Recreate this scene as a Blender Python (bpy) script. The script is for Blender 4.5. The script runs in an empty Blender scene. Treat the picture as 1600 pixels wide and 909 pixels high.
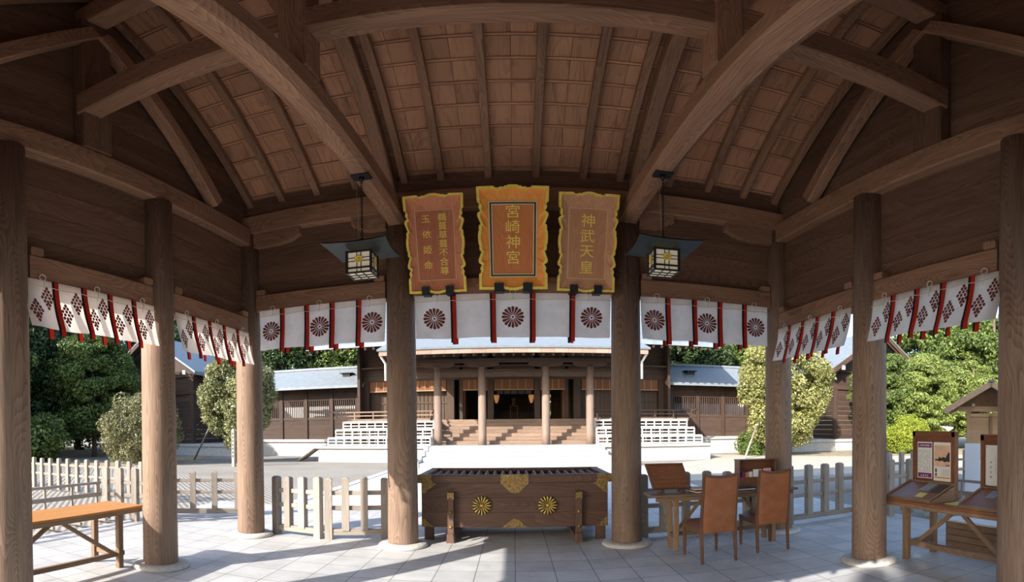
import bpy, math, random
import numpy as np
from mathutils import Vector, Matrix, Euler
from math import sin, cos, tan, pi, radians, sqrt, atan2

rng = random.Random(7)
sc = bpy.context.scene
COL = sc.collection

# ------------------------------------------------------------------ camera
F, X0, YH, ROLL, PITCH, HC = 793.1253, 803.3884, 676.1912, .0078, .0112, 1.6
cd = bpy.data.cameras.new('camera')
cd.type = 'PANO'
cd.panorama_type = 'EQUIRECTANGULAR'
cd.longitude_min, cd.longitude_max = -X0/F, (1600-X0)/F
cd.latitude_min, cd.latitude_max = -(909-YH)/F, YH/F
cd.clip_start, cd.clip_end = .05, 500
cam = bpy.data.objects.new('camera', cd)
COL.objects.link(cam)
Rr = Matrix(((cos(ROLL), 0, -sin(ROLL)), (0, 1, 0), (sin(ROLL), 0, cos(ROLL))))
Rp = Matrix(((1, 0, 0), (0, cos(PITCH), -sin(PITCH)), (0, sin(PITCH), cos(PITCH))))
base = Matrix(((1, 0, 0), (0, 0, -1), (0, 1, 0)))      # camera axes: x right, -z forward (+Y), y up
cam.matrix_world = Matrix.Translation((0, 0, HC)) @ ((Rp @ Rr).transposed() @ base).to_4x4()
sc.camera = cam

# ------------------------------------------------------------------ sun, sky, exposure
SUN_EL, SUN_AZ = radians(27.0), radians(219.5)         # azimuth clockwise from +Y: behind the camera, from its left
to_sun = Vector((sin(SUN_AZ)*cos(SUN_EL), cos(SUN_AZ)*cos(SUN_EL), sin(SUN_EL)))
sd = bpy.data.lights.new('sun', 'SUN')
sd.energy = 7.0
sd.color = (1.0, .945, .87)
sd.angle = radians(.53)
sun = bpy.data.objects.new('sun', sd)
sun.rotation_euler = to_sun.to_track_quat('Z', 'Y').to_euler()
COL.objects.link(sun)
w = bpy.data.worlds.new('sky')
sc.world = w
w.use_nodes = True
nt = w.node_tree
sky = nt.nodes.new('ShaderNodeTexSky')
sky.sky_type = 'NISHITA'
sky.sun_disc = False
sky.sun_elevation = SUN_EL
sky.sun_rotation = SUN_AZ
sky.air_density, sky.dust_density, sky.ozone_density = 1.0, 1.2, 1.0
nt.links.new(sky.outputs[0], nt.nodes['Background'].inputs[0])
nt.nodes['Background'].inputs[1].default_value = .32
sc.view_settings.view_transform = 'Standard'
sc.view_settings.look = 'None'
sc.view_settings.gamma = 1
sc.view_settings.use_curve_mapping = False
sc.view_settings.exposure = .55
sc.cycles.use_denoising = True
sc.cycles.max_bounces = 10
sc.cycles.diffuse_bounces = 6
sc.cycles.transparent_max_bounces = 8
sc.cycles.sample_clamp_indirect = 6

# ------------------------------------------------------------------ materials
def newmat(name):
    m = bpy.data.materials.new(name)
    m.use_nodes = True
    n = m.node_tree
    b = n.nodes['Principled BSDF']
    return m, n, b

def N(n, t, **kw):
    x = n.nodes.new(t)
    for k, v in kw.items():
        setattr(x, k, v)
    return x

def plain(name, col, rough=.6, metal=0, spec=.3, noise=.0, scale=8, bump=0, emit=None, estr=0):
    m, n, b = newmat(name)
    b.inputs['Base Color'].default_value = (*col, 1)
    b.inputs['Roughness'].default_value = rough
    b.inputs['Metallic'].default_value = metal
    b.inputs['Specular IOR Level'].default_value = spec
    if noise or bump:
        tc = N(n, 'ShaderNodeTexCoord')
        nz = N(n, 'ShaderNodeTexNoise')
        nz.inputs['Scale'].default_value = scale
        nz.inputs['Detail'].default_value = 5
        n.links.new(tc.outputs['Object'], nz.inputs['Vector'])
        if noise:
            r = N(n, 'ShaderNodeValToRGB')
            r.color_ramp.elements[0].position, r.color_ramp.elements[1].position = .3, .7
            r.color_ramp.elements[0].color = (*[c*(1-noise) for c in col], 1)
            r.color_ramp.elements[1].color = (*[min(1, c*(1+noise)) for c in col], 1)
            n.links.new(nz.outputs['Fac'], r.inputs[0])
            n.links.new(r.outputs[0], b.inputs['Base Color'])
        if bump:
            bp = N(n, 'ShaderNodeBump')
            bp.inputs['Strength'].default_value = bump
            bp.inputs['Distance'].default_value = .01
            n.links.new(nz.outputs['Fac'], bp.inputs['Height'])
            n.links.new(bp.outputs[0], b.inputs['Normal'])
    if emit:
        b.inputs['Emission Color'].default_value = (*emit, 1)
        b.inputs['Emission Strength'].default_value = estr
    return m

def wood(name, dark, light, rough=.65, ring=7.0, bump=.35, blotch=.35):
    """Timber: the point attribute g holds metres along / across the piece, tint a value per piece."""
    m, n, b = newmat(name)
    L = n.links.new
    at = N(n, 'ShaderNodeAttribute', attribute_name='g')
    ti = N(n, 'ShaderNodeAttribute', attribute_name='tint')
    def scaled(v):
        x = N(n, 'ShaderNodeVectorMath', operation='MULTIPLY')
        x.inputs[1].default_value = v
        L(at.outputs['Vector'], x.inputs[0])
        return x.outputs[0]
    nf = N(n, 'ShaderNodeTexNoise')
    nf.inputs['Scale'].default_value = 1
    nf.inputs['Detail'].default_value = 1
    nf.inputs['Roughness'].default_value = .35
    L(scaled((.42, 2.6, 2.6)), nf.inputs['Vector'])
    f1 = N(n, 'ShaderNodeMath', operation='MULTIPLY'); f1.inputs[1].default_value = ring*8
    L(nf.outputs['Fac'], f1.inputs[0])
    wv = N(n, 'ShaderNodeMath', operation='FRACT')
    L(f1.outputs[0], wv.inputs[0])
    n1 = N(n, 'ShaderNodeTexNoise')
    n1.inputs['Scale'].default_value = 1
    n1.inputs['Detail'].default_value = 4
    L(scaled((1.1, 7, 7)), n1.inputs['Vector'])
    n2 = N(n, 'ShaderNodeTexNoise')
    n2.inputs['Scale'].default_value = 1
    n2.inputs['Detail'].default_value = 3
    L(scaled((3.0, 95, 95)), n2.inputs['Vector'])
    a1 = N(n, 'ShaderNodeMath', operation='MULTIPLY'); a1.inputs[1].default_value = .17
    L(wv.outputs[0], a1.inputs[0])
    a2 = N(n, 'ShaderNodeMath', operation='MULTIPLY_ADD'); a2.inputs[1].default_value = blotch
    L(n1.outputs['Fac'], a2.inputs[0]); L(a1.outputs[0], a2.inputs[2])
    a3 = N(n, 'ShaderNodeMath', operation='MULTIPLY_ADD'); a3.inputs[1].default_value = .5
    L(n2.outputs['Fac'], a3.inputs[0]); L(a2.outputs[0], a3.inputs[2])
    r = N(n, 'ShaderNodeValToRGB')
    e = r.color_ramp.elements
    e[0].position, e[0].color = .25, (*dark, 1)
    e[1].position, e[1].color = .72, (*light, 1)
    L(a3.outputs[0], r.inputs[0])
    mx = N(n, 'ShaderNodeMix', data_type='RGBA', blend_type='MULTIPLY')
    mx.inputs[0].default_value = 1
    L(r.outputs[0], mx.inputs[6]); L(ti.outputs['Fac'], mx.inputs[7])
    L(mx.outputs[2], b.inputs['Base Color'])
    b.inputs['Roughness'].default_value = rough
    b.inputs['Specular IOR Level'].default_value = .25
    bp = N(n, 'ShaderNodeBump')
    bp.inputs['Strength'].default_value = bump
    bp.inputs['Distance'].default_value = .004
    L(a3.outputs[0], bp.inputs['Height'])
    L(bp.outputs[0], b.inputs['Normal'])
    return m

def cloth(name, col, trans=.35):
    m, n, b = newmat(name)
    L = n.links.new
    b.inputs['Base Color'].default_value = (*col, 1)
    b.inputs['Roughness'].default_value = .9
    b.inputs['Specular IOR Level'].default_value = .05
    tc = N(n, 'ShaderNodeTexCoord')
    nz = N(n, 'ShaderNodeTexNoise'); nz.inputs['Scale'].default_value = 5; nz.inputs['Detail'].default_value = 4
    L(tc.outputs['Object'], nz.inputs['Vector'])
    r = N(n, 'ShaderNodeValToRGB')
    r.color_ramp.elements[0].position, r.color_ramp.elements[1].position = .35, .65
    r.color_ramp.elements[0].color = (*[c*.88 for c in col], 1)
    r.color_ramp.elements[1].color = (*col, 1)
    L(nz.outputs['Fac'], r.inputs[0]); L(r.outputs[0], b.inputs['Base Color'])
    t = N(n, 'ShaderNodeBsdfTranslucent')
    L(r.outputs[0], t.inputs['Color'])
    mx = N(n, 'ShaderNodeMixShader'); mx.inputs[0].default_value = trans
    L(b.outputs[0], mx.inputs[1]); L(t.outputs[0], mx.inputs[2])
    L(mx.outputs[0], n.nodes['Material Output'].inputs[0])
    return m

def leaf(name, dark, light, trans=.3, gloss=.35):
    m, n, b = newmat(name)
    L = n.links.new
    ti = N(n, 'ShaderNodeAttribute', attribute_name='tint')
    r = N(n, 'ShaderNodeValToRGB')
    r.color_ramp.elements[0].color = (*dark, 1)
    r.color_ramp.elements[1].color = (*light, 1)
    L(ti.outputs['Fac'], r.inputs[0]); L(r.outputs[0], b.inputs['Base Color'])
    b.inputs['Roughness'].default_value = .45
    b.inputs['Specular IOR Level'].default_value = gloss
    t = N(n, 'ShaderNodeBsdfTranslucent')
    L(r.outputs[0], t.inputs['Color'])
    mx = N(n, 'ShaderNodeMixShader'); mx.inputs[0].default_value = trans
    L(b.outputs[0], mx.inputs[1]); L(t.outputs[0], mx.inputs[2])
    L(mx.outputs[0], n.nodes['Material Output'].inputs[0])
    return m

def tiles(name):
    m, n, b = newmat(name)
    L = n.links.new
    tc = N(n, 'ShaderNodeTexCoord')
    mp = N(n, 'ShaderNodeMapping'); mp.inputs['Location'].default_value = (0, -.375+.425*20, 0)
    L(tc.outputs['Object'], mp.inputs[0])
    br = N(n, 'ShaderNodeTexBrick', offset=0, squash=1)
    br.inputs['Scale'].default_value = 1
    br.inputs['Brick Width'].default_value = .425
    br.inputs['Row Height'].default_value = .425
    br.inputs['Mortar Size'].default_value = .0045
    br.inputs['Mortar Smooth'].default_value = .1
    br.inputs['Color1'].default_value = (.47, .465, .455, 1)
    br.inputs['Color2'].default_value = (.55, .545, .535, 1)
    br.inputs['Mortar'].default_value = (.13, .125, .12, 1)
    L(mp.outputs[0], br.inputs['Vector'])
    nz = N(n, 'ShaderNodeTexNoise'); nz.inputs['Scale'].default_value = 2.2; nz.inputs['Detail'].default_value = 7
    nz.inputs['Roughness'].default_value = .65
    L(tc.outputs['Object'], nz.inputs['Vector'])
    r = N(n, 'ShaderNodeValToRGB')
    r.color_ramp.elements[0].position, r.color_ramp.elements[1].position = .3, .7
    r.color_ramp.elements[0].color, r.color_ramp.elements[1].color = (.78, .77, .76, 1), (1.08, 1.08, 1.08, 1)
    L(nz.outputs['Fac'], r.inputs[0])
    mx = N(n, 'ShaderNodeMix', data_type='RGBA', blend_type='MULTIPLY'); mx.inputs[0].default_value = 1
    L(br.outputs['Color'], mx.inputs[6]); L(r.outputs[0], mx.inputs[7])
    L(mx.outputs[2], b.inputs['Base Color'])
    b.inputs['Roughness'].default_value = .55
    b.inputs['Specular IOR Level'].default_value = .35
    return m

def gravel(name):
    m, n, b = newmat(name)
    L = n.links.new
    tc = N(n, 'ShaderNodeTexCoord')
    nz = N(n, 'ShaderNodeTexNoise'); nz.inputs['Scale'].default_value = 22; nz.inputs['Detail'].default_value = 6
    L(tc.outputs['Object'], nz.inputs['Vector'])
    nb = N(n, 'ShaderNodeTexNoise'); nb.inputs['Scale'].default_value = .35; nb.inputs['Detail'].default_value = 3
    L(tc.outputs['Object'], nb.inputs['Vector'])
    wv = N(n, 'ShaderNodeTexWave', wave_type='BANDS', bands_direction='DIAGONAL')
    wv.inputs['Scale'].default_value = 3.2; wv.inputs['Distortion'].default_value = .8
    L(tc.outputs['Object'], wv.inputs['Vector'])
    ad = N(n, 'ShaderNodeMath', operation='MULTIPLY_ADD'); ad.inputs[1].default_value = .5
    L(nb.outputs['Fac'], ad.inputs[0]); L(nz.outputs['Fac'], ad.inputs[2])
    r = N(n, 'ShaderNodeValToRGB')
    r.color_ramp.elements[0].position, r.color_ramp.elements[1].position = .5, 1.0
    r.color_ramp.elements[0].color, r.color_ramp.elements[1].color = (.21, .19, .165, 1), (.38, .35, .305, 1)
    L(ad.outputs[0], r.inputs[0]); L(r.outputs[0], b.inputs['Base Color'])
    b.inputs['Roughness'].default_value = .95
    b.inputs['Specular IOR Level'].default_value = .1
    h = N(n, 'ShaderNodeMath', operation='MULTIPLY_ADD'); h.inputs[1].default_value = 1.2
    L(nz.outputs['Fac'], h.inputs[0]); L(wv.outputs['Fac'], h.inputs[2])
    bp = N(n, 'ShaderNodeBump'); bp.inputs['Strength'].default_value = .6; bp.inputs['Distance'].default_value = .02
    L(h.outputs[0], bp.inputs['Height']); L(bp.outputs[0], b.inputs['Normal'])
    return m

M = dict(
    pillar=wood('pillar_timber', (.092, .054, .035), (.335, .232, .168), ring=9, blotch=.3),
    hallpillar=wood('sun_bleached_pillar', (.11, .072, .055), (.30, .215, .17), ring=8),
    beam=wood('beam_timber', (.14, .072, .042), (.45, .25, .148), ring=6),
    plank=wood('plank_timber', (.074, .038, .023), (.20, .112, .068), ring=4, blotch=.5),
    board=wood('roof_board_timber', (.115, .052, .028), (.55, .285, .16), ring=2.5, blotch=.75),
    hall=wood('hall_timber', (.030, .018, .013), (.092, .058, .042), ring=6),
    step=wood('step_timber', (.13, .082, .056), (.31, .215, .155), ring=6),
    fence=wood('weathered_fence_timber', (.17, .142, .118), (.40, .35, .30), ring=8),
    table=wood('table_timber', (.14, .082, .05), (.31, .20, .125), ring=7),
    tabletop=wood('varnished_table_top', (.42, .17, .035), (.60, .27, .06), rough=.4, ring=5, bump=.1),
    box=wood('offering_box_timber', (.058, .031, .023), (.165, .094, .067), ring=5, rough=.5),
    dark=wood('dark_timber', (.045, .03, .022), (.12, .08, .055), ring=6),
    boardred=wood('red_brown_board', (.13, .048, .022), (.27, .112, .05), ring=6, rough=.45, bump=.15),
    chairwood=wood('chair_timber', (.09, .042, .025), (.18, .085, .05), ring=8, rough=.4, bump=.1),
    kiosk=wood('kiosk_timber', (.38, .25, .15), (.60, .43, .28), ring=7),
    plaque=wood('plaque_timber', (.50, .165, .075), (.72, .30, .15), ring=3, rough=.5, bump=.15),
    plaque_orange=wood('orange_plaque_timber', (.85, .26, .035), (1.0, .44, .09), ring=4, rough=.45, bump=.15),
    plaque_pale=wood('pale_plaque_timber', (.55, .26, .125), (.80, .43, .23), ring=4, rough=.5, bump=.15),
    panel_red=wood('plaque_panel', (.36, .115, .05), (.52, .19, .095), ring=3, rough=.5, bump=.15),
    panel_orange=wood('orange_plaque_panel', (.58, .17, .045), (.76, .28, .09), ring=5, rough=.5, bump=.15),
    panel_pale=wood('pale_plaque_panel', (.43, .19, .085), (.62, .31, .16), ring=4, rough=.5, bump=.15),
    bark=plain('bark', (.14, .105, .08), .9, noise=.4, scale=12, bump=.6),
    whitewood=plain('white_painted_timber', (.62, .60, .56), .6, noise=.06, scale=6),
    stone=plain('pale_granite', (.40, .395, .38), .7, noise=.1, scale=14),
    stonebase=plain('pillar_base_stone', (.50, .475, .44), .75, noise=.15, scale=20, bump=.2),
    graystone=plain('grey_stone', (.42, .43, .43), .8, noise=.2, scale=9, bump=.2),
    tiles=tiles('granite_floor_tiles'),
    gravel=gravel('raked_gravel'),
    path=plain('pale_path_stone', (.56, .55, .53), .8, noise=.08, scale=5),
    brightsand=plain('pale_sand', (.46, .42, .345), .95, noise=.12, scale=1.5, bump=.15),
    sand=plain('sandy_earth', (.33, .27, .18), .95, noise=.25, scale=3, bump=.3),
    roof=plain('weathered_copper_roof', (.20, .225, .245), .45, metal=.0, spec=.5, noise=.12, scale=4),
    fascia=wood('eave_fascia', (.20, .135, .10), (.34, .24, .19), ring=5),
    gold=plain('gilt', (1.0, .68, .11), .35, metal=.1, noise=.15, scale=25),
    gilt=plain('worn_gilt', (.62, .43, .12), .4, metal=.4, noise=.25, scale=40),
    oldgold=plain('old_gilt_fitting', (.27, .175, .065), .42, metal=.45, noise=.6, scale=60, bump=.7),
    goldtext=plain('gilt_lettering', (1.0, .72, .14), .45, metal=.0),
    black=plain('black_iron', (.02, .02, .022), .45, metal=.4),
    blackgreen=plain('dark_green_line', (.03, .05, .035), .5),
    cream=plain('cream_line', (.80, .68, .38), .5),
    lampmetal=plain('dark_bronze', (.035, .035, .033), .45, metal=.5),
    lamproof=plain('bronze_green_hood', (.04, .047, .047), .5, metal=.2, noise=.15, scale=20),
    paper=plain('lantern_paper', (.80, .72, .52), .8, emit=(1, .85, .6), estr=.1),
    glow=plain('lit_lamp_paper', (.5, .25, .10), .8, emit=(1, .42, .14), estr=.16),
    cloth=cloth('white_curtain_cloth', (.82, .745, .69), .58),
    crest=cloth('printed_crest', (.19, .05, .035), .1),
    redribbon=cloth('red_ribbon', (.60, .055, .03), .35),
    blackribbon=cloth('black_ribbon', (.025, .02, .025), .1),
    cord=plain('hemp_cord', (.62, .54, .42), .9),
    leather=plain('brown_leather', (.28, .105, .042), .42, noise=.18, scale=7, bump=.08, spec=.45),
    seatleather=plain('dark_seat_leather', (.16, .06, .035), .4, spec=.5),
    white=plain('white_paper', (.82, .81, .78), .7),
    purple=plain('purple_print', (.20, .03, .16), .6),
    orange=plain('orange_print', (.75, .30, .05), .6),
    salmon=plain('salmon_print', (.78, .50, .35), .6, noise=.12, scale=14),
    ink=plain('black_ink', (.05, .045, .045), .6),
    greyink=plain('grey_ink', (.35, .35, .35), .6),
    yellow=plain('yellow_leaflet', (.62, .55, .10), .5),
    bluegrey=plain('blue_leaflet', (.22, .27, .33), .4),
    pink=plain('pink_print', (.75, .35, .38), .6),
    bluewhite=plain('white_panel_bluish_light', (.62, .70, .82), .5),  # white panel; the bluish light on it is put into the colour
    blind=plain('reed_blind', (.17, .07, .03), .7, noise=.2, scale=30),
    tan=plain('tan_cord', (.45, .30, .18), .8),
    darkroom=plain('dark_lacquer', (.05, .03, .025), .5),
    leaf_dark=leaf('dark_evergreen_leaves', (.008, .02, .010), (.075, .115, .028), trans=.15),
    leaf_mid=leaf('mid_green_leaves', (.016, .036, .012), (.21, .28, .065), trans=.18),
    leaf_pale=leaf('pale_olive_leaves', (.045, .065, .018), (.40, .39, .17), trans=.15, gloss=.6),
    leaf_fresh=leaf('fresh_green_leaves', (.02, .042, .012), (.33, .40, .095), trans=.18),
    leaf_olive=leaf('olive_gold_leaves', (.045, .06, .014), (.43, .41, .13), trans=.15, gloss=.6),
    leaf_lime=leaf('lime_leaves', (.10, .16, .015), (.44, .48, .06)),
    leaf_shrub=leaf('olive_shrub_leaves', (.03, .045, .016), (.34, .31, .14), trans=.12, gloss=.5),
)

# ------------------------------------------------------------------ mesh builder
class MB:
    def __init__(s):
        s.v, s.f, s.g, s.t, s.mi, s.sm = [], [], [], [], [], []
    def add(s, vs, fs, gs=None, mi=0, smooth=False, tint=None):
        b = len(s.v)
        off = (rng.uniform(-40, 40), rng.uniform(-9, 9), rng.uniform(-9, 9))
        if tint is None:
            tint = rng.uniform(.84, 1.14)
        s.v += [tuple(v) for v in vs]
        gs = gs or vs
        s.g += [(g[0]+off[0], g[1]+off[1], g[2]+off[2]) for g in gs]
        s.t += [tint]*len(vs)
        s.f += [tuple(b+i for i in f) for f in fs]
        s.mi += [mi]*len(fs)
        s.sm += [smooth]*len(fs)
        return s
    def bar(s, a, b, w, h, up=(0, 0, 1), ch=.008, mi=0, w2=None, h2=None, tint=None):
        """Squared timber from a to b, w across and h along up, long edges chamfered."""
        a, b, up = Vector(a), Vector(b), Vector(up)
        d = (b-a); L = d.length; d.normalize()
        sx = d.cross(up)
        if sx.length < 1e-5:
            sx = d.cross(Vector((1, 0, 0)))
        sx.normalize(); su = sx.cross(d)
        vs, gs = [], []
        for p, al, ww, hh in ((a, 0, w, h), (b, L, w2 or w, h2 or h)):
            c = min(ch, .3*min(ww, hh))
            x, y = ww/2, hh/2
            for px, py in ((-x+c, -y), (x-c, -y), (x, -y+c), (x, y-c), (x-c, y), (-x+c, y), (-x, y-c), (-x, -y+c)):
                vs.append(p+sx*px+su*py); gs.append((al, px, py))
        fs = [(i, (i+1) % 8, (i+1) % 8+8, i+8) for i in range(8)] + [tuple(range(7, -1, -1)), tuple(range(8, 16))]
        return s.add(vs, fs, gs, mi, tint=tint)
    def box(s, x0, x1, y0, y1, z0, z1, ch=.008, mi=0, tint=None):
        dx, dy, dz = x1-x0, y1-y0, z1-z0
        cx, cy, cz = (x0+x1)/2, (y0+y1)/2, (z0+z1)/2
        if dx >= dy and dx >= dz:
            return s.bar((x0, cy, cz), (x1, cy, cz), dy, dz, ch=ch, mi=mi, tint=tint)
        if dy >= dz:
            return s.bar((cx, y0, cz), (cx, y1, cz), dx, dz, ch=ch, mi=mi, tint=tint)
        return s.bar((cx, cy, z0), (cx, cy, z1), dx, dy, up=(0, 1, 0), ch=ch, mi=mi, tint=tint)
    def lathe(s, prof, c=(0, 0, 0), n=32, mi=0, smooth=True, axis='z', phase=0, tint=None):
        vs, gs, fs = [], [], []
        ph = rng.uniform(0, 6.28)
        for r, z in prof:
            for i in range(n):
                a = 2*pi*i/n+phase
                x, y = r*cos(a), r*sin(a)
                if axis == 'z': p = (c[0]+x, c[1]+y, c[2]+z)
                elif axis == 'y': p = (c[0]+x, c[1]+z, c[2]+y)
                else: p = (c[0]+z, c[1]+x, c[2]+y)
                vs.append(p)
                gs.append((z, x*cos(ph)-y*sin(ph), x*sin(ph)+y*cos(ph)))
        k = len(prof)
        for j in range(k-1):
            for i in range(n):
                fs.append((j*n+i, j*n+(i+1) % n, (j+1)*n+(i+1) % n, (j+1)*n+i))
        if axis == 'y': fs = [f[::-1] for f in fs]
        s.add(vs, fs, gs, mi, smooth, tint)
        b = len(s.v)-len(vs)
        for j, rev in ((0, True), (k-1, False)):
            if prof[j][0] > 1e-6:
                f = tuple(b+j*n+i for i in range(n))
                if (axis == 'y') != rev: f = f[::-1]
                s.f.append(f); s.mi.append(mi); s.sm.append(False)
        return s
    def tube(s, pts, r, n=8, mi=0, r2=None, smooth=True, tint=None):
        pts = [Vector(p) for p in pts]
        vs, gs, fs = [], [], []
        al = 0
        ref = None
        for i, p in enumerate(pts):
            d = (pts[min(i+1, len(pts)-1)]-pts[max(i-1, 0)]).normalized()
            if ref is None:
                ref = Vector((0, 0, 1)) if abs(d.z) < .9 else Vector((1, 0, 0))
            sx = d.cross(ref).normalized(); su = sx.cross(d); ref = su
            rr = r if r2 is None else r+(r2-r)*i/(len(pts)-1)
            if i: al += (p-pts[i-1]).length
            for j in range(n):
                a = 2*pi*j/n
                vs.append(p+sx*rr*cos(a)+su*rr*sin(a)); gs.append((al, rr*cos(a), rr*sin(a)))
        for i in range(len(pts)-1):
            for j in range(n):
                fs.append((i*n+j, i*n+(j+1) % n, (i+1)*n+(j+1) % n, (i+1)*n+j))
        fs += [tuple(range(n-1, -1, -1)), tuple((len(pts)-1)*n+j for j in range(n))]
        return s.add(vs, fs, gs, mi, smooth, tint)
    def prism(s, poly, o, ux, uy, t, mi=0, gx=None, tint=None):
        """Outline poly in the plane (ux, uy) at o, thickened by t along ux x uy."""
        o, ux, uy = Vector(o), Vector(ux), Vector(uy)
        un = ux.cross(uy)
        n = len(poly)
        vs = [o+ux*p[0]+uy*p[1] for p in poly]+[o+ux*p[0]+uy*p[1]+un*t for p in poly]
        gs = [(p[0], p[1], 0) for p in poly]+[(p[0], p[1], t) for p in poly]
        if gx == 'y': gs = [(g[1], g[0], g[2]) for g in gs]
        fs = [tuple(range(n-1, -1, -1)), tuple(range(n, 2*n))]+[(i, (i+1) % n, (i+1) % n+n, i+n) for i in range(n)]
        return s.add(vs, fs, gs, mi, tint=tint)
    def sweep(s, prof, path_xz, o, thick_dir, w, mi=0): ...
    def build(s, name, mats, parent=None):
        me = bpy.data.meshes.new(name)
        vs = s.v
        if parent is not None:
            inv = gmat(parent).inverted()
            vs = [tuple(inv @ Vector(v)) for v in vs]
        me.from_pydata(vs, [], s.f)
        if not isinstance(mats, (list, tuple)): mats = [mats]
        for m in mats: me.materials.append(m)
        me.polygons.foreach_set('material_index', s.mi)
        me.polygons.foreach_set('use_smooth', s.sm)
        a = me.attributes.new('g', 'FLOAT_VECTOR', 'POINT')
        a.data.foreach_set('vector', np.array(s.g, dtype=np.float32).ravel())
        a = me.attributes.new('tint', 'FLOAT', 'POINT')
        a.data.foreach_set('value', np.array(s.t, dtype=np.float32))
        me.update()
        return link(name, me, parent)

def gmat(o):
    m = Matrix.LocRotScale(o.location, o.rotation_euler, o.scale)
    return gmat(o.parent) @ m if o.parent else m

def link(name, me, parent=None):
    o = bpy.data.objects.new(name, me)
    COL.objects.link(o)
    if parent is not None: o.parent = parent
    return o

def tag(o, label, cat, group=None, kind=None):
    o['label'] = label; o['category'] = cat
    if group: o['group'] = group
    if kind: o['kind'] = kind
    return o

def thing(name, label, cat, loc=(0, 0, 0), rz=0, group=None, kind='thing', rot=None):
    o = bpy.data.objects.new(name, None)
    o.empty_display_size = .1
    o.location = loc
    o.rotation_euler = rot or (0, 0, rz)
    COL.objects.link(o)
    return tag(o, label, cat, group, kind)

def struct(o):
    o['kind'] = 'structure'
    return o

def copy_tree(o, parent=None):
    c = o.copy(); COL.objects.link(c)
    if parent is not None: c.parent = parent
    for ch in list(o.children): copy_tree(ch, c)
    return c

_text_cache = {}
def text_mesh(ch, extr=.004):
    """One written character as a mesh, 1 unit high, centred."""
    if ch in _text_cache: return _text_cache[ch]
    cu = bpy.data.curves.new('lettering', 'FONT')
    cu.body = ch; cu.size = 1; cu.align_x = 'CENTER'; cu.align_y = 'CENTER'; cu.resolution_u = 3; cu.offset = .007
    o = bpy.data.objects.new('lettering', cu); COL.objects.link(o)
    bpy.context.view_layer.update()
    me = bpy.data.meshes.new_from_object(o.evaluated_get(bpy.context.evaluated_depsgraph_get()))
    vs = np.array([v.co[:] for v in me.vertices]) if len(me.vertices) else np.zeros((0, 3))
    fs = [tuple(p.vertices) for p in me.polygons]
    bpy.data.objects.remove(o); bpy.data.curves.remove(cu); bpy.data.meshes.remove(me)
    if len(vs):
        lo, hi = vs.min(0), vs.max(0)
        vs = vs-(lo+hi)/2
    _text_cache[ch] = (vs, fs)
    return _text_cache[ch]

def letter(mb, ch, o, ux, uy, size, mi=0, sx=1.0):
    vs, fs = text_mesh(ch)
    o, ux, uy = Vector(o), Vector(ux), Vector(uy)
    if len(vs):
        mb.add([o+ux*(float(v[0])*size*sx)+uy*(float(v[1])*size) for v in vs], fs, mi=mi)

def column_text(mb, txt, o, ux, uy, size, pitch, mi=0, sx=1.0):
    o, uy = Vector(o), Vector(uy)
    for i, ch in enumerate(txt):
        if ch != ' ': letter(mb, ch, o-uy*pitch*i, ux, uy, size, mi, sx)

# ================================================================== SETTING
SL = .72                                    # roof slope
YC = 3.5                                    # ridge line
def zroof(y):                               # underside of the roof boards
    yy = y if y >= YC else 2*YC-y
    return 5.32+SL*(6.64-yy)
PX1, PX2 = 1.49, 3.807
PYS = (6.64, 4.523, 2.465, .40)

mb = MB(); mb.box(-6.3, 6.3, -5, 9.6, -.14, 0, ch=.01)
struct(mb.build('floor', M['tiles']))
mb = MB(); mb.box(-120, 120, -70, 150, -.5, -.05, ch=.001)
struct(mb.build('ground', M['gravel']))
mb = MB(); mb.box(-4.6, 4.6, 9.62, 20.3, -.2, -.035, ch=.01)
for x in (-4.75, 4.75): mb.box(x-.13, x+.13, 9.62, 20.3, -.2, -.02, ch=.01)
struct(mb.build('path', M['path']))

def plank_rows(mb, axis, pos, t, u0, u1, z0, z1, h=.27, clip=None):
    """Horizontal boards laid one above the other; axis is the direction the boards run."""
    z = z0
    while z < z1-1e-4:
        zz = min(z+h, z1)
        a0, a1, b0, b1 = u0, u1, u0, u1
        if clip: a0, a1 = clip(z); b0, b1 = clip(zz); 
        if a1-a0 < .05: break
        if b1-b0 < .02: b0, b1 = (b0+b1)/2-.01, (b0+b1)/2+.01
        e = .003
        poly = [(a0, z+e), (a1, z+e), (b1, zz-e), (b0, zz-e)]
        if axis == 'x': mb.prism(poly, (0, pos+t/2, 0), (1, 0, 0), (0, 0, 1), t)
        else: mb.prism(poly, (pos-t/2, 0, 0), (0, 1, 0), (0, 0, 1), t)
        z = zz

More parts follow.
